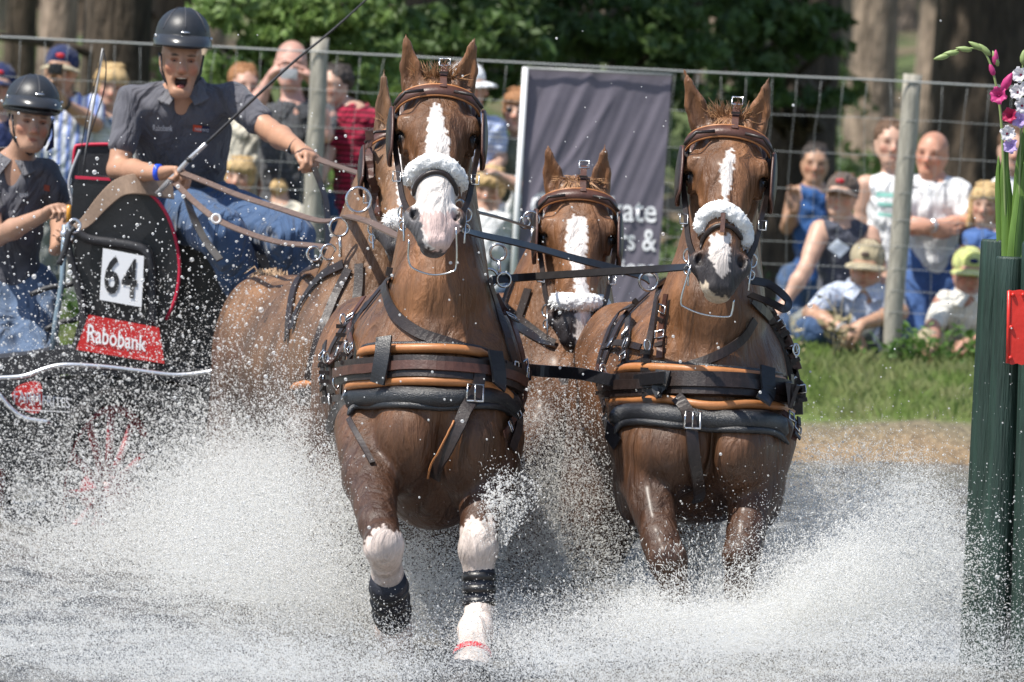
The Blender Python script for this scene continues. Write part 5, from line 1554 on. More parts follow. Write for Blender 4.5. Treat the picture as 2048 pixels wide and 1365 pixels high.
    if sp.get('watch'):
        i = 0 if sp['watch'] == 'L' else len(arms) - 1; sh, el, wr, ak = arms[i]; d = (wr - el); d /= np.linalg.norm(d)
        g = Geo(); g.tube([wr - d * .03, wr - d * .012], .036 * k, 14); g.put('watch', M['silver'] if sp.get('wcol') is None else sp['wcol'], root)
    return root, q, R, s, (ms, mh, X, up, k)

# ------------------------------------------------------------------ carriage
M['panel'] = mat('black_carriage_panel', (.016, .016, .018), rough=.32, spec=.5, noise=.25, nscale=15, bump=.001, bscale=90)
M['vinyl'] = mat('black_seat_vinyl', (.022, .022, .026), rough=.5, noise=.25, nscale=15, bump=.002, bscale=120)
M['redpipe'] = mat('red_piping', (.55, .02, .06), rough=.45)
M['tubeblack'] = mat('black_padded_tube', (.025, .025, .028), rough=.55, noise=.2, nscale=40, bump=.002)
M['chrome'] = mat('brushed_silver_rail', (.72, .74, .78), rough=.28, metal=.9)
M['signred'] = mat('red_sign', (.55, .02, .02), rough=.4, noise=.06, nscale=20)
M['signwhite'] = mat('white_sign', (.80, .81, .83), rough=.4)
M['wheelred'] = mat('dark_red_paint', (.22, .01, .018), rough=.35)
M['tyre'] = mat('black_rubber', (.02, .02, .02), rough=.8)
CY = 35.78
def carriage():
    t = thing('carriage', 'black marathon driving carriage with red piping, number board and red sign, behind the left wheelers', 'carriage', P(250, 1000, CY))
    def slabp(name, poly, Y, dep, m, parent=t, n=5, pipe=None, smooth=True):
        pts = [P(a, b, Y) for a, b in (crv(poly + [poly[0]], n)[:-1] if smooth else poly)]
        g = Geo(); g.slab(pts, (.0, dep, 0)); o = g.put(name, m, parent, False)
        if pipe:
            pp = [P(a, b, Y - .004) for a, b in crv(pipe, 8)]; g = Geo(); g.tube(pp, .007, 8); g.put('red_piping', M['redpipe'], o)
        return o
    # seat backrest
    slabp('backrest', [(148, 300), (155, 292), (214, 290), (240, 292), (262, 300), (265, 372), (240, 380), (150, 378), (143, 360)], CY + .5, .08, M['vinyl'], pipe=[(146, 330), (150, 298), (160, 291), (214, 289), (262, 292)])
    # side wing under the driver seat: curved outer edge
    slabp('side_wing', [(146, 368), (180, 352), (218, 356), (262, 372), (300, 392), (330, 428), (350, 480), (357, 535), (350, 590), (330, 640), (300, 668), (240, 665), (190, 650), (165, 600), (150, 520), (143, 440)], CY, .12, M['panel'],
          pipe=[(262, 370), (300, 388), (331, 425), (351, 478), (359, 535), (352, 592), (332, 640)])
    slabp('back_wing', [(300, 480), (345, 485), (420, 500), (470, 520), (510, 560), (500, 620), (450, 690), (400, 740), (330, 735), (300, 700), (290, 600)], CY + .35, .3, M['panel'])
    slabp('seat_base', [(280, 410), (340, 405), (440, 470), (520, 500), (560, 560), (520, 700), (430, 760), (300, 760), (280, 600)], CY + .7, .3, M['vinyl'])
    slabp('seat_strip', [(150, 352), (218, 356), (222, 362), (150, 358)], CY - .005, .02, M['redpipe'], smooth=False)
    # inner panel behind number
    slabp('front_panel', [(150, 470), (250, 480), (305, 505), (308, 600), (315, 665), (325, 740), (150, 735), (160, 620)], CY - .05, .05, M['panel'])
    g = Geo(); g.tube([P(a, b, CY - .12) for a, b in crv([(150, 462), (175, 478), (225, 486), (262, 492), (288, 502), (299, 530), (302, 590), (304, 650)], 6)], .0185, 12); g.put('padded_rail', M['tubeblack'], t)
    g = Geo(); g.tube([P(a, b, CY - .1) for a, b in crv([(135, 480), (142, 520), (160, 590), (172, 660), (178, 720)], 6)], .016, 10); g.put('padded_rail', M['tubeblack'], t)
    # number board
    quad = [(206, 497), (288, 513), (283, 615), (199, 600)]
    Yq = CY - .16
    g = Geo(); g.slab([P(a, b, Yq) for a, b in quad], (0, .012, 0)); nb = g.put('number_board', M['signwhite'], t, False)
    bm = mat('black_print', (.012, .012, .014), rough=.6)
    text_on('6', [P(207, 586, Yq), P(237, 591, Yq), P(242, 513, Yq), P(212, 508, Yq)], .004, bm, 'digit_six', nb, bold=.018)
    text_on('4', [P(241, 593, Yq), P(272, 598, Yq), P(277, 520, Yq), P(247, 514, Yq)], .004, bm, 'digit_four', nb, bold=.018)
    # red sign
    quad = [(177, 630), (318, 656), (329, 728), (152, 700)]
    g = Geo(); g.slab([P(a, b, Yq) for a, b in quad], (0, .012, 0)); sg = g.put('red_sign', M['signred'], t, False)
    text_on('Rabobank', [P(174, 684, Yq), P(292, 704, Yq), P(294, 673, Yq), P(176, 648, Yq)], .004, mat('white_lettering', (.85, .85, .86), rough=.5), 'sign_lettering', sg, bold=.012)
    # floor / running board, silver rails
    slabp('footboard', [(-60, 722), (40, 712), (110, 700), (200, 700), (330, 735), (420, 745), (430, 780), (330, 770), (200, 750), (110, 752), (40, 770), (-60, 770)], CY - .1, .5, M['tubeblack'])
    g = Geo(); g.tube([P(a, b, CY - .22) for a, b in crv([(-60, 757), (0, 756), (50, 752), (90, 738), (130, 730), (200, 733), (280, 742), (350, 750), (410, 745), (450, 735)], 6)], .0085, 10); g.put('silver_rail', M['chrome'], t)
    slabp('side_body', [(-60, 775), (40, 780), (110, 762), (200, 758), (420, 780), (430, 900), (330, 1000), (150, 1010), (60, 960), (-60, 900)], CY - .1, .5, M['panel'])
    slabp('lower_skirt', [(-60, 770), (20, 775), (60, 765), (150, 762), (190, 800), (180, 860), (100, 880), (40, 850), (-60, 800)], CY - .18, .05, M['panel'])
    g = Geo(); g.tube([P(a, b, CY - .22) for a, b in crv([(-60, 740), (-10, 780), (20, 815), (50, 836), (100, 845)], 6)], .009, 10); g.put('silver_rail', M['chrome'], t)
    # lower emblem: red rounded panel with lettering
    Ye = CY - .19
    g = Geo(); g.slab([P(a, b, Ye) for a, b in crv([(22, 790), (40, 770), (80, 766), (82, 820), (60, 826), (34, 812), (22, 790)], 4)[:-1]], (0, .008, 0)); em = g.put('emblem', M['signred'], t, False)
    text_on('FARM', [P(28, 804, Ye), P(81, 810, Ye), P(81, 788, Ye), P(28, 782, Ye)], .006, M['signwhite'], 'emblem_lettering', em, bold=.0)
    text_on('FRITES', [P(85, 811, Ye), P(140, 817, Ye), P(140, 797, Ye), P(85, 791, Ye)], .004, M['signwhite'], 'emblem_lettering', em, bold=.0)
    g = Geo(); g.box(P(90, 822, Ye), .20, .004, .003); g.put('emblem_line', M['signwhite'], em, False)
    # wheels: red rims and spokes, mostly lost in the spray
    for cx, cy, Y, R_ in ((215, 985, CY - .3, .38), (620, 1000, CY + .5, .38), (-110, 960, CY + .3, .45)):
        c = P(cx, cy, Y); w_ = None
        g = Geo(); N = (.85, -.5, 0)
        g.ring(c, R_, .035, N, 32, 10); w_ = g.put('wheel', M['tyre'], t)
        g = Geo(); g.ring(c, R_ - .045, .018, N, 32, 8); g.put('rim', M['wheelred'], w_)
        for k in range(12):
            a = k * math.pi / 6; U = Vector(N).normalized().cross(Vector((0, 0, 1))); d = U * math.cos(a) + Vector((0, 0, 1)) * math.sin(a)
            g = Geo(); g.tube([c + d * .06, c + d * (R_ - .05)], [.018, .013], 8); g.put('spoke', M['wheelred'], w_)
        g = Geo(); nn = Vector(N).normalized(); g.tube([c - nn * .09, c + nn * .09], .065, 14); g.put('hub', M['wheelred'], w_)
    g = Geo(); g.tube([P(200, 975, CY), P(620, 990, CY + .8)], .03, 8); g.put('axle', M['tubeblack'], t)
    g = Geo(); g.tube([P(420, 840, CY), P(700, 860, 35), P(1060, 838, 33.5)], .028, 10); g.put('pole', M['tubeblack'], t)
    g = Geo(); g.box(P(1085, 815, 33.4), .14, .03, .02); g.put('pole_head', M['chrome'], t, False)
    # grab posts and levers at the groom's side
    g = Geo(); g.tube([P(a, b, CY - .05) for a, b in ((130, 450), (125, 560), (112, 640), (104, 705))], .012, 10); g.put('grab_post', mat('blue_grey_painted_tube', (.22, .30, .36), rough=.35, metal=.3), t)
    g = Geo(); g.tube([P(a, b, CY) for a, b in crv([(60, 590), (100, 575), (140, 570), (150, 560)], 5)], .011, 8); g.put('grab_rail', M['tubeblack'], t)
    g = Geo(); g.tube([P(a, b, CY) for a, b in crv([(90, 660), (120, 645), (150, 640), (165, 625)], 5)], .011, 8); g.put('grab_rail', M['tubeblack'], t)
    g = Geo(); g.ring(P(148, 452, CY - .2), .025, .006, (.2, -1, .1)); g.put('ring', M['chrome'], t)
    g = Geo(); g.tube([P(138, 410, CY - .2), P(136, 445, CY - .2)], .009, 8); g.put('amber_lamp', mat('amber_plastic', (.55, .25, .03), rough=.2), t)
    for (a, b) in ((136, 455), (128, 468), (140, 475), (132, 486)):
        g = Geo(); g.ball(P(a, b, CY - .18), .016, 8, 6); g.put('fitting', M['chrome'], t)
    g = Geo(); g.tube([P(a, b, CY - .2) for a, b in crv([(118, 530), (130, 500), (138, 470), (150, 455)], 4)], .012, 8); g.put('lever', M['tubeblack'], t)
    return t
carriage()

# ---- driver
drv, qd, Rd, sd_, td = person(dict(label='driver in grey polo and black helmet shouting while he holds the reins and whip', Y=36.0, h=.006, hs=1.02,
    head=(363, 119, -.10), yaw=6, pitch=3, roll=1, skin=(.43, .235, .15), mouth=1.7, teeth=1, eyeballs=1, nose=1.1, chin=1.1,
    sh=[(262, 205, .02), (470, 200, .0)], hip=[(325, 408, .35), (395, 405, .35)], fat=1.1, bk=1.05,
    armL=[(236, 340, -.08), (322, 347, -.38), dict(to=(358, 343, -.42), n=(.1, -.4, -.9), curl=1.0, thumb=1)],
    armR=[(540, 262, -.15), (602, 300, -.45), dict(to=(634, 318, -.55), n=(-.2, -.1, -.95), curl=1.0, thumb=-1)], ak=1.04,
    legL=[(445, 468, -.35), (512, 640, -.15)], legR=[(580, 478, -.30), (600, 640, -.1)], lk=1.22,
    shirt=M['greyshirt'], sleeve=.62, collar=M['collar'], deepneck=1, trousers=M['denim'], crease=.003, brow=(.06, .035, .02)))
def helmet(root, q0, R, s0, seed, f=.87, dz=.030):
    s = s0 * f
    def q(x, y, z): return q0(x * f, y * f, z * f + dz)
    hm = mat('black_matt_helmet', (.022, .024, .028), rough=.42, spec=.5, noise=.12, nscale=60, bump=.0006, bscale=300); gm2 = mat('glossy_black_visor', (.03, .032, .036), rough=.25, spec=.6)
    G = Field(.0065)
    def E(x, y, z, r, kk=.012, op='+'): G.ell(q(x, y, z), np.array(r) * s, R, kk * s, op)
    E(0, -.018, .088, (.110, .132, .108)); E(0, -.022, .052, (.112, .136, .07), .02); E(0, -.02, -.035, (.2, .2, .090), .006, '-'); 
    h_ = link('helmet', G.mesh('helmet', None, 1), hm, root)
    seam = mat('seam_grey', (.09, .09, .10), rough=.5)
    for x in (-.055, 0, .055):
        pts = []
        for a in np.linspace(.28, 1.7, 14):
            xx = x * (math.cos(a) * .9 + .35) * 1.3; k_ = math.sqrt(max(0, 1 - (xx / .110) ** 2)); pts.append(q(xx, -.018 + .1335 * k_ * math.cos(a), .088 + .1095 * k_ * math.sin(a)))
        g = Geo(); g.tube(pts, .0017, 4); g.put('seam', seam, h_)
    g = Geo(); pts = [q(math.sin(a) * .114, -.02 + math.cos(a) * .139, .060 - .008 * math.cos(a)) for a in np.linspace(-2.0, 2.0, 25)]
    g.ribbon(pts, [Vector(p) - Vector(q(0, -.02, .02)) for p in pts], .017, .006); g.put('helmet_band', gm2, h_)
    vs = []; fs = []; nu = 19
    for i in range(nu):
        a = math.radians(-80 + 160 * i / (nu - 1)); c = math.cos(a)
        for rr, dz in ((0, .052), (.02, .047), (.036, .041), (.048 , .032)):
            r2 = rr * c ** .6; vs.append(Vector(q(math.sin(a) * (.112 + r2 * .5), -.02 + c * (.136 + r2), (dz - .012 * (1 - c)) )))
    n0 = len(vs); vs += [v_ - Vector(R[:, 2]) * .006 for v_ in vs]
    for i in range(nu - 1):
        for j in range(3): o = i * 4 + j; fs.append((o, o + 1, o + 5, o + 4)); fs.append((n0 + o, n0 + o + 4, n0 + o + 5, n0 + o + 1))
        o = i * 4 + 3; fs.append((o, n0 + o, n0 + o + 4, o + 4))
    g = Geo(); g.add(vs, fs); g.put('visor', gm2, h_)
    for a in (-1.25, 0, 1.25):
        g = Geo(); g.ball(q(math.sin(a) * .117, -.02 + math.cos(a) * .143, .060 - .008 * math.cos(a)), .0075, 8, 6); g.put('stud', M['steel'], h_)
    g = Geo(); g.ball(q(.0, .117, .082), (.020, .004, .005), 10, 6); g.put('badge', M['steel'], h_)
    q = q0; s = s0
    for e in (-1, 1):
        g = Geo(); g.tube([q(e * .084, .03, .02), q(e * .074, .035, -.05), q(e * .05, .045, -.10), q(0, .055, -.135)], .004, 6); g.put('chin_strap', M['black_leather'], h_)
        g = Geo(); g.tube([q(e * .086, -.03, .02), q(e * .080, -.0, -.05), q(e * .060, .04, -.09)], .004, 6); g.put('chin_strap', M['black_leather'], h_)
helmet(drv, qd, Rd, sd_, 1, .97, .012)
def band(root, px, py, Y, r, w_, d, m, name):
    g = Geo(); p = P(px, py, Y); d = Vector(d).normalized(); g.tube([p - d * w_, p + d * w_], r, 16); g.put(name, m, root)
band(drv, 316, 345, 35.62, .033, .009, (1, -.4, 0), mat('blue_rubber_band', (.02, .08, .65), rough=.4), 'wristband')
band(drv, 588, 294, 35.60, .034, .008, (1, -.4, -.6), M['black'], 'wristband')
def chest_print(root, words, m):
    for w_, quad in words:
        pass
bvd = None
sh_o = [o for o in bpy.data.objects if o.parent == drv and o.name.startswith('shirt')][0]
bvs = bvh_of(sh_o)
def print_on(txt, quad, Y, bv, m, name, parent, bold=.01):
    o = text_on(txt, [P(a, b, Y) for a, b in quad], 0, m, name, parent, bold=bold)
    for vv in o.data.vertices:
        d = (vv.co - CAMP).normalized(); h = bv.ray_cast(CAMP, d, 90)
        if h[0]: vv.co = h[0] - d * .004
    return o
wprint = mat('pale_thread', (.55, .56, .60), rough=.8)
print_on('Rabobank', [(306, 262), (345, 263), (345, 251), (306, 250)], 35.6, bvs, wprint, 'chest_lettering', sh_o)
def patch(quad, bv, m, parent, Y=35.6, name='badge'):
    g = Geo(); n = 8; vs = []; fs = []
    for j in range(n):
        for i in range(n):
            u, w_ = i / (n - 1), j / (n - 1); p = (1 - u) * (1 - w_) * np.array(quad[0]) + u * (1 - w_) * np.array(quad[1]) + u * w_ * np.array(quad[2]) + (1 - u) * w_ * np.array(quad[3])
            d = (P(p[0], p[1], Y) - CAMP).normalized(); h = bv.ray_cast(CAMP, d, 90); vs.append(h[0] - d * .003 if h[0] else P(p[0], p[1], Y))
    for j in range(n - 1):
        for i in range(n - 1): o = j * n + i; fs.append((o, o + 1, o + n + 1, o + n))
    g.add(vs, fs); return g.put(name, m, parent)
patch([(386, 250), (404, 252), (403, 265), (386, 263)], bvs, mat('orange_red_badge', (.5, .06, .02), rough=.7), sh_o)
patch([(404, 252), (419, 254), (419, 266), (403, 265)], bvs, mat('navy_badge', (.01, .015, .05), rough=.7), sh_o)
print_on('FARM', [(390, 262), (403, 263), (403, 257), (390, 256)], 35.6, bvs, wprint, 'badge_lettering', sh_o)
print_on('FRITES', [(405, 264), (418, 265), (418, 259), (405, 258)], 35.6, bvs, wprint, 'badge_lettering', sh_o)

# whip
wt = thing('driving_whip', 'long thin black driving whip with silver handle held by the driver', 'whip', P(350, 345, 35.58))
g = Geo(); g.tube([P(314, 388, 35.6), P(352, 348, 35.56), P(382, 316, 35.5), P(412, 288, 35.45)], [.010, .011, .0105, .009], 10); g.put('handle', M['silver'], wt)
g = Geo(); g.tube([P(375, 324, 35.5), P(380, 318, 35.5)], .013, 10); g.put('handle_collar', M['black'], wt)
pts = [P(a, b, 35.4) for a, b in crv([(412, 288), (500, 205), (590, 122), (660, 65), (732, 0), (790, -60), (830, -110)], 8)]
g = Geo(); g.tube(pts, [.007 * (1 - .7 * i / len(pts)) for i in range(len(pts))], 8); g.put('shaft', M['black'], wt)
# groom's folded whip lash
wl_ = thing('spare_whip', 'thin upright spare whip with looped lash beside the groom', 'whip', P(165, 420, 36.1))
g = Geo(); g.tube([P(a, b, 36.1) for a, b in ((168, 330), (180, 250), (196, 160), (206, 97))], [.004, .0045, .004, .005], 6); g.put('shaft', mat('grey_cane', (.4, .4, .4), rough=.5), wl_)
g = Geo(); g.tube([P(a, b, 36.08) for a, b in crv([(206, 97), (212, 135), (206, 190), (180, 270), (168, 330), (162, 400), (150, 455)], 6)], .0028, 5); g.put('lash', M['black'], wl_)
g = Geo(); g.tube([P(a, b, 36.06) for a, b in crv([(206, 100), (195, 150), (178, 215), (165, 280), (158, 350), (150, 420), (146, 450)], 6)], .0022, 5); g.put('lash', M['black'], wl_)
g = Geo(); g.tube([P(a, b, 36.04) for a, b in crv([(160, 300), (144, 340), (138, 370), (145, 405), (150, 440)], 6)], .006, 6); g.put('looped_cord', mat('grey_cord', (.35, .36, .38), rough=.7), wl_)

# ---- groom
grm, qg, Rg, sg_, tg = person(dict(label='groom in grey polo and black helmet bracing herself at the left edge on the carriage', Y=36.4, h=.006, hs=1.0,
    head=(62, 243, -.05), yaw=14, pitch=0, roll=4, skin=(.43, .25, .17), eyeballs=1, gaze=.003, teeth=0,
    sh=[(-38, 338, .05), (92, 348, .05)], hip=[(-15, 575, .15), (62, 580, .15)], bk=.98, fat=1.0,
    armL=[(-8, 475, -.12), (92, 428, -.42), dict(to=(124, 408, -.50), n=(.2, -.1, -.9), curl=1.0, thumb=1)],
    armR=[(128, 420, .10), (112, 500, -.2), dict(to=(140, 480, -.3), n=(0, -.3, .9), curl=.9, thumb=-1)],
    legL=[(0, 745, -.15), (-60, 860, .1)], legR=[(78, 740, -.12), (60, 880, .1)], lk=1.15,
    shirt=M['greyshirt'], sleeve=.62, collar=M['collar'], deepneck=1, trousers=M['denim2'], crease=.003))
helmet(grm, qg, Rg, sg_, 2, 1.0, -.006)
g = Geo(); g.tube([qg(.085, .03, 0), qg(.092, .03, -.05), qg(.088, .035, -.09), qg(.07, .04, -.11)], [.004, .004, .012, .003], 8); g.put('strap_tassel', mat('navy_cord', (.01, .012, .06), rough=.8), grm)
sg_o = [o for o in bpy.data.objects if o.parent == grm and o.name.startswith('shirt')][0]; bvg = bvh_of(sg_o)
print_on('Rabobank', [(40, 396), (57, 393), (56, 383), (39, 386)], 36.0, bvg, wprint, 'chest_lettering', sg_o)
patch([(88, 370), (99, 371), (99, 384), (88, 381)], bvg, mat('faded_red_badge', (.35, .08, .05), rough=.7), sg_o, 36.0)

# ---- reins and straps between driver and horses
def rein(path, w_, m, label, n=8, t=.006, tilt=(0, -.5, 1), keepers=0):
    pts = [P(a, b, c) for a, b, c in crv(path, n)]; g = Geo(); g.ribbon(pts, Vector(tilt), w_, t)
    o = tag(g.put('rein', m, None, False), label, 'rein'); return o, pts
rein([(634, 318, 35.45), (660, 328, 35.2), (690, 338, 34.6), (725, 350, 34.0), (770, 372, 33.2)], .026, M['old_rein'], 'worn brown rein running from the driver left fist to the hidden wheeler', tilt=(0, -1, .3))
rein([(628, 335, 35.45), (640, 365, 35.4), (650, 395, 35.3), (655, 430, 35.2), (655, 490, 35)], .024, M['dark_rein'], 'loose rein end hanging straight down from the driver left fist', tilt=(.3, -1, 0))
rein([(362, 345, 35.55), (420, 368, 35.2), (480, 392, 34.8), (560, 418, 34.3), (640, 442, 33.8), (690, 435, 33.4)], .025, M['old_rein'], 'upper brown rein with stitched joins leaving the driver right hand', tilt=(0, -1, .4))
rein([(352, 368, 35.5), (390, 405, 35.2), (435, 440, 35.0), (500, 468, 34.6), (560, 485, 34.2), (630, 492, 33.8), (720, 502, 33.3), (800, 512, 32.9)], .025, M['old_rein'], 'middle brown rein crossing the driver knees with a white ring', tilt=(0, -1, .4))
rein([(370, 385, 35.4), (385, 430, 35.2), (410, 480, 35.1), (440, 520, 35.0)], .030, M['dark_rein'], 'black strap end hanging over the driver thigh', tilt=(.3, -1, 0))
rein([(600, 488, 34), (690, 497, 33.6), (780, 500, 33.0), (960, 540, 31.8)], .022, M['dark_rein'], 'thin black rein passing through the rings above the left wheeler', tilt=(0, -1, .4))
rein([(690, 430, 33.2), (740, 445, 32.4), (790, 470, 31.6), (815, 480, 30.6)], .034, M['old_rein'], 'brown rein from the large ring to the bit of the left leader', tilt=(0, -1, .4))
rein([(915, 458, 30.1), (960, 470, 30.3), (1050, 490, 30.6), (1160, 520, 30.9), (1270, 548, 31.1), (1297, 562, 31.2)], .028, M['dark_rein'], 'long black coupling rein from the left leader bit sloping down to the right leader', tilt=(0, -1, .4))
rein([(985, 560, 30.6), (1060, 554, 30.6), (1200, 545, 30.4), (1320, 538, 30.2), (1378, 534, 30.05)], .028, M['dark_rein'], 'long black coupling rein from the right leader bit back to the left leader', tilt=(0, -1, .4))
rein([(935, 420, 31.8), (1000, 436, 32.2), (1060, 455, 32.7)], .014, M['dark_rein'], 'thin black rein above the coupling reins before the child in white', tilt=(0, -1, .4))
rein([(1500, 560, 30.3), (1540, 570, 30.3), (1575, 600, 30.25), (1570, 618, 30.2), (1540, 605, 30.25), (1500, 590, 30.35)], .028, M['dark_rein'], 'looped black rein sticking out right of the right leader neck', tilt=(.4, -1, .2))
rein([(1020, 735, 30.6), (1080, 742, 30.8), (1160, 748, 30.7), (1240, 762, 30.5), (1330, 755, 30.25)], .042, M['black_leather'], 'thick black coupling strap joining the two leaders breast collars', tilt=(0, -1, .1))
rein([(980, 625, 31.8), (1030, 650, 32), (1080, 680, 32.2), (1105, 690, 32.4)], .04, M['black_leather'], 'padded black strap running down beside the middle horse', tilt=(0, -1, .4))
g = Geo(); g.ring(P(432, 438, 34.95), .017, .005, (.3, -1, .2)); tag(g.put('rein_ring', mat('white_plastic', (.8, .8, .8), rough=.3), None), 'small white ring slid over the rein across the driver knee', 'ring')
# broad strap from seat to the grab ring
g = Geo(); pts = [P(a, b, c) for a, b, c in crv([(345, 375, 35.85), (280, 368, 35.72), (240, 375, 35.7), (205, 405, 35.7), (175, 440, 35.7), (150, 458, 35.68)], 6)]
g.ribbon(pts, Vector((.2, -1, .3)), [.10 - .065 * i / (len(pts) - 1) for i in range(len(pts))], .006)
tag(g.put('safety_strap', mat('tan_webbing', (.30, .21, .15), rough=.8, noise=.15, nscale=60), None, False), 'broad tan webbing strap from behind the driver to the groom rail', 'strap')
# ------------------------------------------------------------------ spectators behind the fence
SY = 46.9
navy = cloth('navy_cotton', (.02, .03, .09)); khaki = cloth('khaki_cotton', (.42, .36, .24)); red = cloth('crimson_stripes', (.42, .02, .06), kind='h', c2=(.10, .01, .02), sc=11)
charc = cloth('charcoal_check', (.06, .062, .068), kind='check', c2=(.085, .09, .10), sc=10); blue = cloth('blue_cotton', (.03, .09, .25)); royal = cloth('royal_blue', (.07, .14, .34))
vstripe = cloth('white_blue_stripes', (.75, .78, .85), kind='v', c2=(.22, .30, .62), sc=7); hstripe = cloth('white_grey_stripes', (.66, .68, .66), kind='h', c2=(.50, .53, .50), sc=14)
bcheck = cloth('pale_blue_check', (.52, .58, .70), kind='check', c2=(.38, .44, .60), sc=16); wcheck = cloth('white_check', (.70, .68, .62), kind='check', c2=(.56, .54, .48), sc=14)
tank = cloth('slate_tank', (.07, .075, .10)); ylw = cloth('yellow_green_cap', (.50, .54, .20)); brownc = cloth('brown_cap', (.12, .09, .075)); greyj = cloth('grey_trousers', (.25, .26, .24))
mint = cloth('pale_blue_top', (.45, .60, .66)); yl2 = cloth('pale_yellow', (.6, .5, .2))
fair = (.55, .34, .25); tan_ = (.45, .26, .17); pale = (.60, .40, .31)
person(dict(label='man in navy cap with cream peak filming with a black camcorder at the left', Y=SY, head=(122, 140), yaw=-5, sh=[(70, 232), (188, 215)], bk=1.0, skin=tan_,
    armL=[(40, 290, -.15), (88, 190, -.28), dict(to=(100, 150, -.30), n=(.9, -.3, 0), curl=.55, thumb=-1)], armR=[(190, 250, -.05), (125, 205, -.25), dict(to=(118, 168, -.27), n=(-.6, -.4, .2), curl=.5)],
    shirt=vstripe, sleeve=.6, collar=vstripe, hat=navy, peak=khaki, badge=M['red'], trousers=greyj, watch='R', wcol=M['black'], hair=M['darkhair']))
g = Geo(); g.box(P(112, 138, SY - .36), .07, .09, .055); g.tube([P(112, 136, SY - .38), P(113, 137, SY - .46)], [.026, .022], 14); tag(g.put('camcorder', M['black'], None, False), 'black camcorder held before the face of the man in the navy cap', 'camcorder')
person(dict(label='boy with blond mop of hair in a pale striped shirt left of the driver', Y=SY + .1, head=(222, 172), hs=.90, yaw=6, pitch=8, sh=[(168, 258), (262, 250)], bk=.88, skin=fair,
    armL=[(150, 340), (165, 410)], armR=[(275, 330), (262, 400)], shirt=hstripe, sleeve=1.3, collar=M['denim2'], hair=M['blondhair'], hairstyle='mop', trousers=M['denim']))
person(dict(label='person in navy cap with a red badge at the far left edge behind the groom', Y=SY + .3, head=(-2, 172), hs=.95, sh=[(-60, 260), (50, 262)], skin=fair, armL=[(-80, 340), (-60, 420)], armR=[(60, 350), (40, 430)],
    shirt=navy, sleeve=.6, hat=navy, badge=M['red'], trousers=greyj, hair=M['darkhair']))
person(dict(label='bald man in a charcoal shirt photographing with a small silver camera', Y=SY, head=(582, 128), yaw=3, pitch=4, sh=[(522, 232), (652, 232)], bk=1.05, skin=(.58, .33, .26), fat=1.2, hs=1.03,
    armL=[(505, 222, -.30), (540, 158, -.34), dict(to=(556, 136, -.34), n=(.8, -.2, .1), curl=.6, thumb=-1)], armR=[(650, 270, -.30), (628, 165, -.34), dict(to=(604, 140, -.34), n=(-.8, -.2, .1), curl=.6, thumb=1)],
    shirt=charc, sleeve=.7, collar=charc, trousers=greyj, stub=1))
g = Geo(); g.box(P(578, 148, SY - .40), .085, .025, .055); g.tube([P(582, 148, SY - .41), P(582, 148, SY - .44)], .018, 12); tag(g.put('compact_camera', M['silver'], None, False), 'small silver camera in both hands of the bald man', 'camera')
person(dict(label='person in a crimson striped top half hidden by the left fence post', Y=SY + .15, head=(668, 172), hs=.92, yaw=-40, sh=[(672, 235), (742, 240)], bk=.95, skin=fair, fat=1.2,
    armL=[(655, 310, -.1), (640, 360, -.2)], armR=[(750, 330), (720, 400)], shirt=red, sleeve=.7, collar=red, trousers=M['denim'], hair=M['darkhair']))
person(dict(label='person in a cream top standing behind the driver outstretched arm', Y=SY + .25, head=(488, 172), hs=.92, yaw=20, sh=[(445, 252), (530, 255)], bk=.9, skin=(.55, .33, .25), armL=[(435, 320), (445, 380)], armR=[(538, 330), (520, 390)],
    shirt=M['cream'], sleeve=.6, trousers=M['cream'], hair=M['redhair']))
person(dict(label='dark haired boy whose face shows just above the driver knee', Y=SY - .25, head=(424, 340), hs=.84, sh=[(390, 402), (462, 404)], bk=.72, skin=fair, armL=[(380, 460), (390, 500)], armR=[(470, 460), (460, 500)], shirt=M['cream'], trousers=M['denim'], hair=M['darkhair']))
person(dict(label='boy with tousled light brown hair crouching right of the dark haired boy', Y=SY - .3, head=(478, 355), hs=.86, yaw=-10, sh=[(440, 420), (516, 420)], bk=.75, skin=fair, armL=[(430, 470), (440, 510)], armR=[(525, 470), (510, 510)], shirt=cloth('red_shirt', (.4, .03, .04)), trousers=M['denim'], hair=M['blondhair'], hairstyle='mop'))
person(dict(label='child in pale clothes sitting low between driver knee and left fence post', Y=SY - .2, head=(560, 385), hs=.5, yaw=150, sh=[(525, 425), (600, 430)], bk=.8, skin=fair, shirt=M['cream'], trousers=M['cream'], hair=M['blondhair'], armL=[(515, 470), (530, 500)], armR=[(610, 470), (600, 500)]))
person(dict(label='woman in white sun hat and pale blue top seen behind the left leader ear', Y=SY, head=(938, 172), hs=.98, yaw=70, sh=[(905, 250), (990, 256)], bk=.95, skin=fair, armL=[(890, 330), (910, 380, -.2)], armR=[(1000, 320), (958, 380, -.2), dict(to=(930, 372, -.22), n=(0, -.5, .8), curl=.5)],
    shirt=cloth('pale_blue_stripes', (.62, .68, .82), kind='h', c2=(.40, .48, .72), sc=12), sleeve=.6, hat=M['white'], trousers=cloth('olive_trousers', (.22, .22, .13)), hair=M['brownhair']))
person(dict(label='woman with auburn hair and sunglasses beside the white banner pole', Y=SY + .1, head=(1038, 222), hs=.95, yaw=-12, sh=[(1005, 300), (1082, 302)], bk=.88, skin=fair, armL=[(985, 370, -.1), (960, 350, -.2)], armR=[(1100, 380), (1080, 450)],
    shirt=cloth('olive_top', (.16, .17, .12)), sleeve=.6, hair=M['redhair'], hairstyle='mop', sunglasses=1, trousers=greyj))
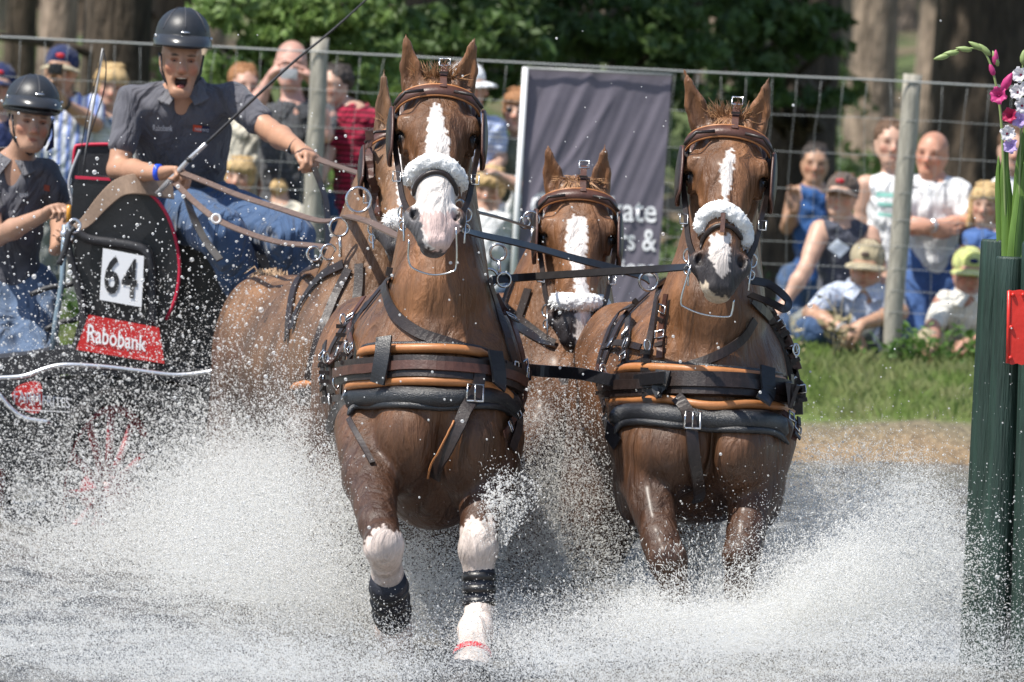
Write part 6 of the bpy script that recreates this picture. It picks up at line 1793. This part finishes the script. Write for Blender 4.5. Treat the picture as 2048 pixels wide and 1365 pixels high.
person(dict(label='blond child in white shading its eyes with a raised arm left of the banner', Y=SY - .3, head=(978, 378), hs=.90, yaw=-8, pitch=10, sh=[(938, 430), (1022, 434)], bk=.80, skin=fair, armL=[(925, 480), (945, 520)], armR=[(1045, 378, -.12), (992, 348, -.2), dict(to=(972, 342, -.22), n=(0, -.2, -.9), curl=.3)],
    shirt=M['white'], sleeve=.8, trousers=M['denim2'], hair=M['blondhair'], hairstyle='mop'))
# right hand group
person(dict(label='boy in a blue sleeveless top standing far back left of the right group', Y=50.5, head=(1630, 328), hs=.92, sh=[(1592, 392), (1660, 394)], bk=.95, skin=tan_, armL=[(1575, 455), (1590, 420, -.2), dict(to=(1588, 392, -.2), n=(0, -1, 0), curl=.5)], armR=[(1672, 460), (1665, 520)],
    shirt=blue, sleeve=0, trousers=M['denim'], hair=M['darkhair']))
person(dict(label='youth in brown cap and dark tank top with a pale diamond print', Y=SY - .15, head=(1683, 392), hs=.95, yaw=-14, pitch=-4, sh=[(1640, 462), (1738, 472)], hip=[(1640, 640, .2), (1712, 645, .2)], bk=1.0, skin=fair,
    armL=[(1610, 540, -.15), (1570, 605, -.2), dict(to=(1552, 628, -.22), n=(0, 0, -1), curl=.3)], armR=[(1765, 560, -.1), (1752, 600, -.2)], legL=[(1610, 650, -.3), (1640, 760, -.2)], legR=[(1740, 655, -.3), (1730, 760, -.2)],
    shirt=tank, sleeve=0, hat=brownc, badge=M['red'], trousers=greyj, hair=M['brownhair']))
yo = [o for o in bpy.data.objects if o.name.startswith('shirt')][-1]; byo = bvh_of(yo)
patch([(1674, 478), (1700, 496), (1680, 516), (1654, 497)], byo, mat('pale_blue_print', (.55, .62, .72), rough=.8), yo, SY - .3, 'diamond_print')
person(dict(label='short haired man in a white sleeveless shirt behind the right fence post', Y=SY + .35, head=(1782, 286), yaw=8, sh=[(1732, 372), (1850, 376)], bk=1.0, skin=fair, armL=[(1722, 440), (1730, 500)], armR=[(1862, 450), (1850, 500)],
    shirt=M['white'], sleeve=0, trousers=M['denim2'], hair=M['brownhair']))
yo = [o for o in bpy.data.objects if o.name.startswith('shirt')][-1]; byo = bvh_of(yo)
tm = mat('teal_print', (.25, .55, .48), rough=.8)
for a, b, c, d in ((1752, 384, 1800, 14), (1756, 404, 1800, 12), (1756, 425, 1790, 10)):
    patch([(a, b), (c, b + 4), (c, b + d * .6 + 3), (a, b + d * .7)], byo, tm, yo, SY, 'faded_print')
person(dict(label='bald smiling man in white T-shirt and bright blue jeans with folded arms', Y=SY + .1, head=(1864, 308), yaw=-16, pitch=2, hs=1.0, sh=[(1816, 378), (1922, 384)], hip=[(1832, 520, .1), (1900, 524, .1)], bk=1.03, skin=(.55, .28, .19), fat=1.15,
    armL=[(1802, 450, -.10), (1862, 462, -.26), dict(to=(1900, 456, -.26), n=(0, .9, 0), curl=.4)], armR=[(1934, 448, -.10), (1858, 452, -.30), dict(to=(1825, 448, -.30), n=(0, .8, -.2), curl=.4)], watch='R',
    shirt=M['white'], sleeve=.6, trousers=royal, stub=1, legL=[(1835, 690), (1832, 830)], legR=[(1908, 690), (1905, 830)]))
person(dict(label='blond girl with hair band right of the bald man in white', Y=SY - .1, head=(1972, 408), hs=.88, yaw=-12, pitch=6, sh=[(1942, 478), (2015, 480)], bk=.78, skin=fair, armL=[(1930, 540), (1940, 600)], armR=[(2030, 540), (2020, 600)],
    shirt=royal, sleeve=.8, trousers=royal, hair=M['blondhair'], hairstyle='long'))
person(dict(label='person in white mostly hidden behind the gladiolus leaves', Y=SY + .5, head=(2028, 300), sh=[(1998, 372), (2100, 376)], skin=fair, armL=[(1990, 450), (2000, 520)], armR=[(2110, 450), (2100, 520)], shirt=M['white'], trousers=M['denim'], hair=M['brownhair']))
person(dict(label='man in khaki cap and pale blue check shirt squatting with crossed wrists', Y=SY - .45, head=(1733, 532), yaw=-10, pitch=10, sh=[(1668, 592), (1782, 600)], hip=[(1700, 690, .25), (1770, 692, .25)], bk=1.08, skin=tan_, fat=1.25, hs=1.02,
    armL=[(1622, 628, -.22), (1690, 662, -.42), dict(to=(1712, 676, -.44), n=(.1, .3, -.9), curl=.5)], armR=[(1800, 625, -.2), (1722, 650, -.44), dict(to=(1696, 668, -.46), n=(-.1, .3, -.9), curl=.6)], watch='L', wcol=M['silver'],
    legL=[(1620, 665, -.28), (1640, 760, .0)], legR=[(1790, 668, -.28), (1780, 760, .0)], lk=1.0, shirt=bcheck, sleeve=.75, collar=bcheck, trousers=M['denim'], hat=khaki, badge=brownc, hair=M['brownhair']))
person(dict(label='man in yellow and navy cap and sunglasses crouching left of the green posts', Y=SY - .45, head=(1938, 545), yaw=10, pitch=8, sh=[(1888, 608), (1992, 612)], hip=[(1900, 700, .2), (1970, 700, .2)], bk=1.02, skin=(.42, .22, .16), hs=1.0,
    armL=[(1862, 662, -.2), (1868, 690, -.4), dict(to=(1862, 700, -.42), n=(.2, .2, -.9), curl=.6)], armR=[(2005, 670, -.2), (1950, 682, -.4), dict(to=(1925, 688, -.42), n=(0, .2, -.9), curl=.6)],
    legL=[(1852, 690, -.3), (1862, 790, .0)], legR=[(1985, 700, -.3), (1980, 790, .0)], shirt=wcheck, sleeve=.7, collar=wcheck, trousers=khaki, hat=ylw, peak=ylw, badge=navy, sunglasses=1, hair=M['brownhair']))
# ------------------------------------------------------------------ spray: drops hanging in the air, real spheres
def spray():
    r = np.random.default_rng(21)
    pts = []; rad = []
    def blob(px, py, Y, sx, sy, sY, n, r0=.0022, rs=.35, ang=0):
        """n drops in a soft cloud round a point; sx, sy in photograph pixels at that depth"""
        c = PN(px, py, Y); k = ppm(Y); a = math.radians(ang)
        u = r.normal(size=n) * sx / k; v = r.normal(size=n) * sy / k; w_ = r.normal(size=n) * sY
        x = u * math.cos(a) - v * math.sin(a); z = u * math.sin(a) + v * math.cos(a)
        p = np.stack([c[0] + x, c[1] + w_, c[2] + z], 1)
        rr = r0 * np.exp(r.normal(size=n) * rs)
        pts.append(p); rad.append(rr)
    def fan(px, py, Y, n, ang0, ang1, spd, r0=.0022, sY=.3, width=25, pw=.6):
        """plume: drops thrown out of a point on the water between two angles (degrees from picture right, upwards), reach spd pixels"""
        c = PN(px, py, Y); k = ppm(Y)
        a = np.radians(r.uniform(ang0, ang1, n)); d = r.random(n) ** pw * spd / k
        x = np.cos(a) * d; z = np.sin(a) * d - .10 * d * d
        x += r.normal(size=n) * (width / k) * (.3 + d); z += r.normal(size=n) * (width / k) * (.3 + d)
        y = r.normal(size=n) * sY * (.4 + d)
        p = np.stack([c[0] + x, c[1] + y, c[2] + z], 1); pts.append(p); rad.append(r0 * np.exp(r.normal(size=n) * .35))
    Q, QF = SPRAY_Q, 3.0
    for b in BLOBS:
        blob(*b[:6], int(b[6] * Q), *b[7:])
        blob(b[0], b[1], b[2], b[3] * 1.12, b[4] * 1.12, b[5], int(b[6] * QF), .0010, .25)
    for b in FANS:
        fan(*b[:3], int(b[3] * Q), *b[4:])
        fan(*b[:3], int(b[3] * QF), *b[4:7], .0010, b[8], b[9] * 1.4)
    # single flying drops all over the team
    n = 3600
    px = np.concatenate([r.uniform(0, 700, n // 2), r.normal(900, 450, n // 2)]); py = np.concatenate([r.normal(640, 190, n // 2), r.normal(700, 240, n // 2)]); Yd = r.uniform(28.5, 35, len(px))
    p = np.array([PN(a, b, c) for a, b, c in zip(px, py, Yd)]); pts.append(p); rad.append(.0026 * np.exp(r.normal(size=len(p)) * .45))
    p = np.concatenate(pts); q = np.concatenate(rad)
    # uneven density: billows and torn gaps
    def bil(p, f, sd):
        rr = np.random.default_rng(sd); o = 0
        for _ in range(5):
            d = rr.normal(size=3); d /= np.linalg.norm(d); d2 = rr.normal(size=3)
            o = o + np.sin((p @ d) * f * rr.uniform(.7, 1.4) + 1.4 * np.sin((p @ d2) * f * .5) + rr.uniform(0, 6))
        return o / 3.2
    dn = .55 * bil(p, 5, 1) + .5 * bil(p, 14, 2) + .45 * bil(p, 34, 3)
    ok = (p[:, 2] > -.02) & (p[:, 1] > 24) & (r.random(len(p)) < np.clip(.52 + .75 * dn, .10, 1)); p, q = p[ok], q[ok]
    q = np.clip(q, .0008, .011)
    me = bpy.data.meshes.new('spray'); me.vertices.add(len(p)); me.vertices.foreach_set('co', p.astype(np.float32).ravel())
    at = me.attributes.new('rad', 'FLOAT', 'POINT'); at.data.foreach_set('value', q.astype(np.float32)); me.update()
    o = bpy.data.objects.new('water_spray', me); C.objects.link(o); tag(o, kind='stuff')
    ng = bpy.data.node_groups.new('drops', 'GeometryNodeTree')
    ng.interface.new_socket('Geometry', in_out='INPUT', socket_type='NodeSocketGeometry'); ng.interface.new_socket('Geometry', in_out='OUTPUT', socket_type='NodeSocketGeometry')
    gi = ng.nodes.new('NodeGroupInput'); go = ng.nodes.new('NodeGroupOutput')
    mp = ng.nodes.new('GeometryNodeMeshToPoints'); na = ng.nodes.new('GeometryNodeInputNamedAttribute'); na.data_type = 'FLOAT'; na.inputs['Name'].default_value = 'rad'
    sm = ng.nodes.new('GeometryNodeSetMaterial')
    m = bpy.data.materials.new('water_drops'); m.use_nodes = True; N = m.node_tree.nodes; L = m.node_tree.links
    b = N['Principled BSDF']; b.inputs['Base Color'].default_value = (.92, .92, .90, 1); b.inputs['Roughness'].default_value = .25; b.inputs['Specular IOR Level'].default_value = .8
    tr = N.new('ShaderNodeBsdfTranslucent'); tr.inputs[0].default_value = (.92, .92, .90, 1)
    mx = N.new('ShaderNodeMixShader'); mx.inputs[0].default_value = .45; L.new(b.outputs[0], mx.inputs[1]); L.new(tr.outputs[0], mx.inputs[2])
    tp = N.new('ShaderNodeBsdfTransparent'); m2 = N.new('ShaderNodeMixShader'); m2.inputs[0].default_value = .25; L.new(mx.outputs[0], m2.inputs[1]); L.new(tp.outputs[0], m2.inputs[2])
    L.new(m2.outputs[0], N['Material Output'].inputs[0])
    sm.inputs['Material'].default_value = m
    l = ng.links; l.new(gi.outputs[0], mp.inputs['Mesh']); l.new(na.outputs[0], mp.inputs['Radius']); l.new(mp.outputs[0], sm.inputs[0]); l.new(sm.outputs[0], go.inputs[0])
    o.modifiers.new('drops', 'NODES').node_group = ng
    me.materials.append(m)
    print('drops', len(p))
SPRAY_Q = 1.35
# px, py, Y, sx, sy, sdepth, n, r0, spread, angle
BLOBS = [
    (430, 1170, 33.0, 190, 110, .9, 105000, .0017), (560, 1050, 33.5, 140, 100, .8, 60000, .0017), (300, 1250, 32, 200, 80, .8, 46000, .0017), (640, 1250, 31.2, 130, 80, .5, 26000, .0016), (120, 1210, 33, 150, 90, .8, 17000, .0017),
    (270, 1010, 34.2, 190, 70, .4, 9000, .0022), (440, 900, 34.2, 110, 60, .4, 4200, .0022), (130, 900, 34.8, 130, 90, .3, 2600, .0024), (250, 720, 34.6, 150, 90, .3, 1500, .0024), (520, 760, 34, 90, 90, .4, 2200, .0020),
    (600, 900, 32.6, 50, 100, .4, 6000, .0018), (860, 1180, 31.6, 60, 120, .5, 12000, .0017), (860, 1290, 30.4, 90, 40, .4, 8000, .0017), (1090, 1150, 32.4, 110, 150, .6, 40000, .0014), (1130, 1000, 32.6, 80, 90, .5, 11000, .0015),
    (1400, 1240, 29.9, 120, 30, .25, 22000, .0017), (1380, 1130, 31.2, 60, 90, .4, 9000, .0016), (1700, 1220, 31, 170, 110, .8, 30000, .0013), (1590, 1160, 30.3, 80, 60, .4, 13000, .0015), (1700, 1010, 31.5, 110, 60, .6, 10000, .0016),
    (1250, 1290, 30, 120, 60, .5, 15000, .0014), (1060, 1310, 29.5, 60, 40, .4, 5000, .0014), (1050, 830, 32.6, 60, 60, .4, 2200, .0018), (690, 1010, 31.2, 50, 90, .4, 4000, .0017), (985, 1010, 29.95, 14, 34, .06, 420, .0022), (1190, 850, 31.5, 40, 70, .3, 1600, .0018),
(300, 1340, 27.6, 300, 45, .5, 20000, .0012), (650, 1345, 27.4, 180, 40, .4, 9000, .0012), (1180, 1345, 27.3, 170, 36, .4, 9000, .0012), (1600, 1335, 27.5, 260, 45, .5, 15000, .0011), (1880, 1320, 27.8, 140, 50, .3, 10000, .0012), (0, 1320, 28.5, 160, 60, .6, 16000, .0014),
    (800, 1340, 28.6, 60, 25, .3, 2500, .0013), (480, 1320, 29.0, 220, 40, .4, 18000, .0014), (1450, 1310, 29.0, 180, 36, .4, 12000, .0013),
    (60, 1250, 30.6, 170, 55, .6, 16000, .0015), (330, 1300, 29.8, 160, 40, .5, 10000, .0014), (1820, 1290, 30.0, 130, 45, .5, 8000, .0013),
    (1960, 1150, 29.3, 60, 140, .1, 1100, .0019)]
FANS = [
    (1440, 1290, 29.9, 22000, 5, 48, 400, .0016, .3, 22), (1500, 1260, 30.1, 22000, 15, 50, 480, .0015, .35, 30), (700, 1320, 30.6, 24000, 95, 165, 440, .0016, .4, 30), (560, 1300, 32.0, 22000, 60, 130, 420, .0016, .5, 30),
    (800, 1300, 30.6, 3000, 80, 130, 240, .0016, .2, 18), (985, 1330, 30.45, 1500, 60, 120, 150, .0016, .2, 16), (1010, 1090, 29.95, 500, 60, 100, 150, .0022, .06, 10)]
spray()
def streaks():
    """stretched threads and ragged flakes of water thrown outwards"""
    r = np.random.default_rng(5); V = []; F_ = []; nb = 0
    def throw(px, py, Y, n, a0, a1, spd, sY):
        nonlocal nb
        c = PN(px, py, Y); k = ppm(Y); a = np.radians(r.uniform(a0, a1, n)); d = r.random(n) ** .6 * spd / k
        p = np.stack([c[0] + np.cos(a) * d + r.normal(size=n) * .05, c[1] + r.normal(size=n) * sY * (.4 + d), c[2] + np.sin(a) * d - .1 * d * d + r.normal(size=n) * .05], 1)
        t = np.stack([np.cos(a), r.normal(size=n) * .3, np.sin(a) - .3], 1) + r.normal(size=(n, 3)) * .25; t /= np.linalg.norm(t, axis=1)[:, None]
        s_ = np.cross(t, r.normal(size=(n, 3))); s_ /= np.linalg.norm(s_, axis=1)[:, None]; u = np.cross(t, s_)
        L = (.004 + r.exponential(.0045, n))[:, None]; w_ = (.0011 + r.exponential(.0006, n))[:, None]
        q = np.stack([p - t * L, p + s_ * w_, p + (u * .8 - s_ * .6) * w_, p - (u * .8 + s_ * .4) * w_, p + t * L * .7], 1).reshape(-1, 3)
        o = nb + np.arange(n) * 5
        for f in ((0, 1, 2), (0, 2, 3), (0, 3, 1), (4, 2, 1), (4, 3, 2), (4, 1, 3)): F_.append(np.stack([o + i for i in f], 1))
        V.append(q); nb += n * 5
    for b in FANS: throw(b[0], b[1], b[2], int(b[3] * .35), b[4], b[5], b[6], b[8])
    for b in BLOBS[:24]: throw(b[0], b[1] + 30, b[2], int(b[6] * .10), 20, 160, b[3] * 1.5, b[5])
    v = np.concatenate(V); f = np.concatenate(F_)
    ok = (v[f].min(1)[:, 2] > -.02); f = f[ok]
    tag(link('water_threads', mesh_np('water_threads', v, f, True), bpy.data.materials['water_drops']), kind='stuff')
streaks()
print('script', round(time.time() - T0, 1))
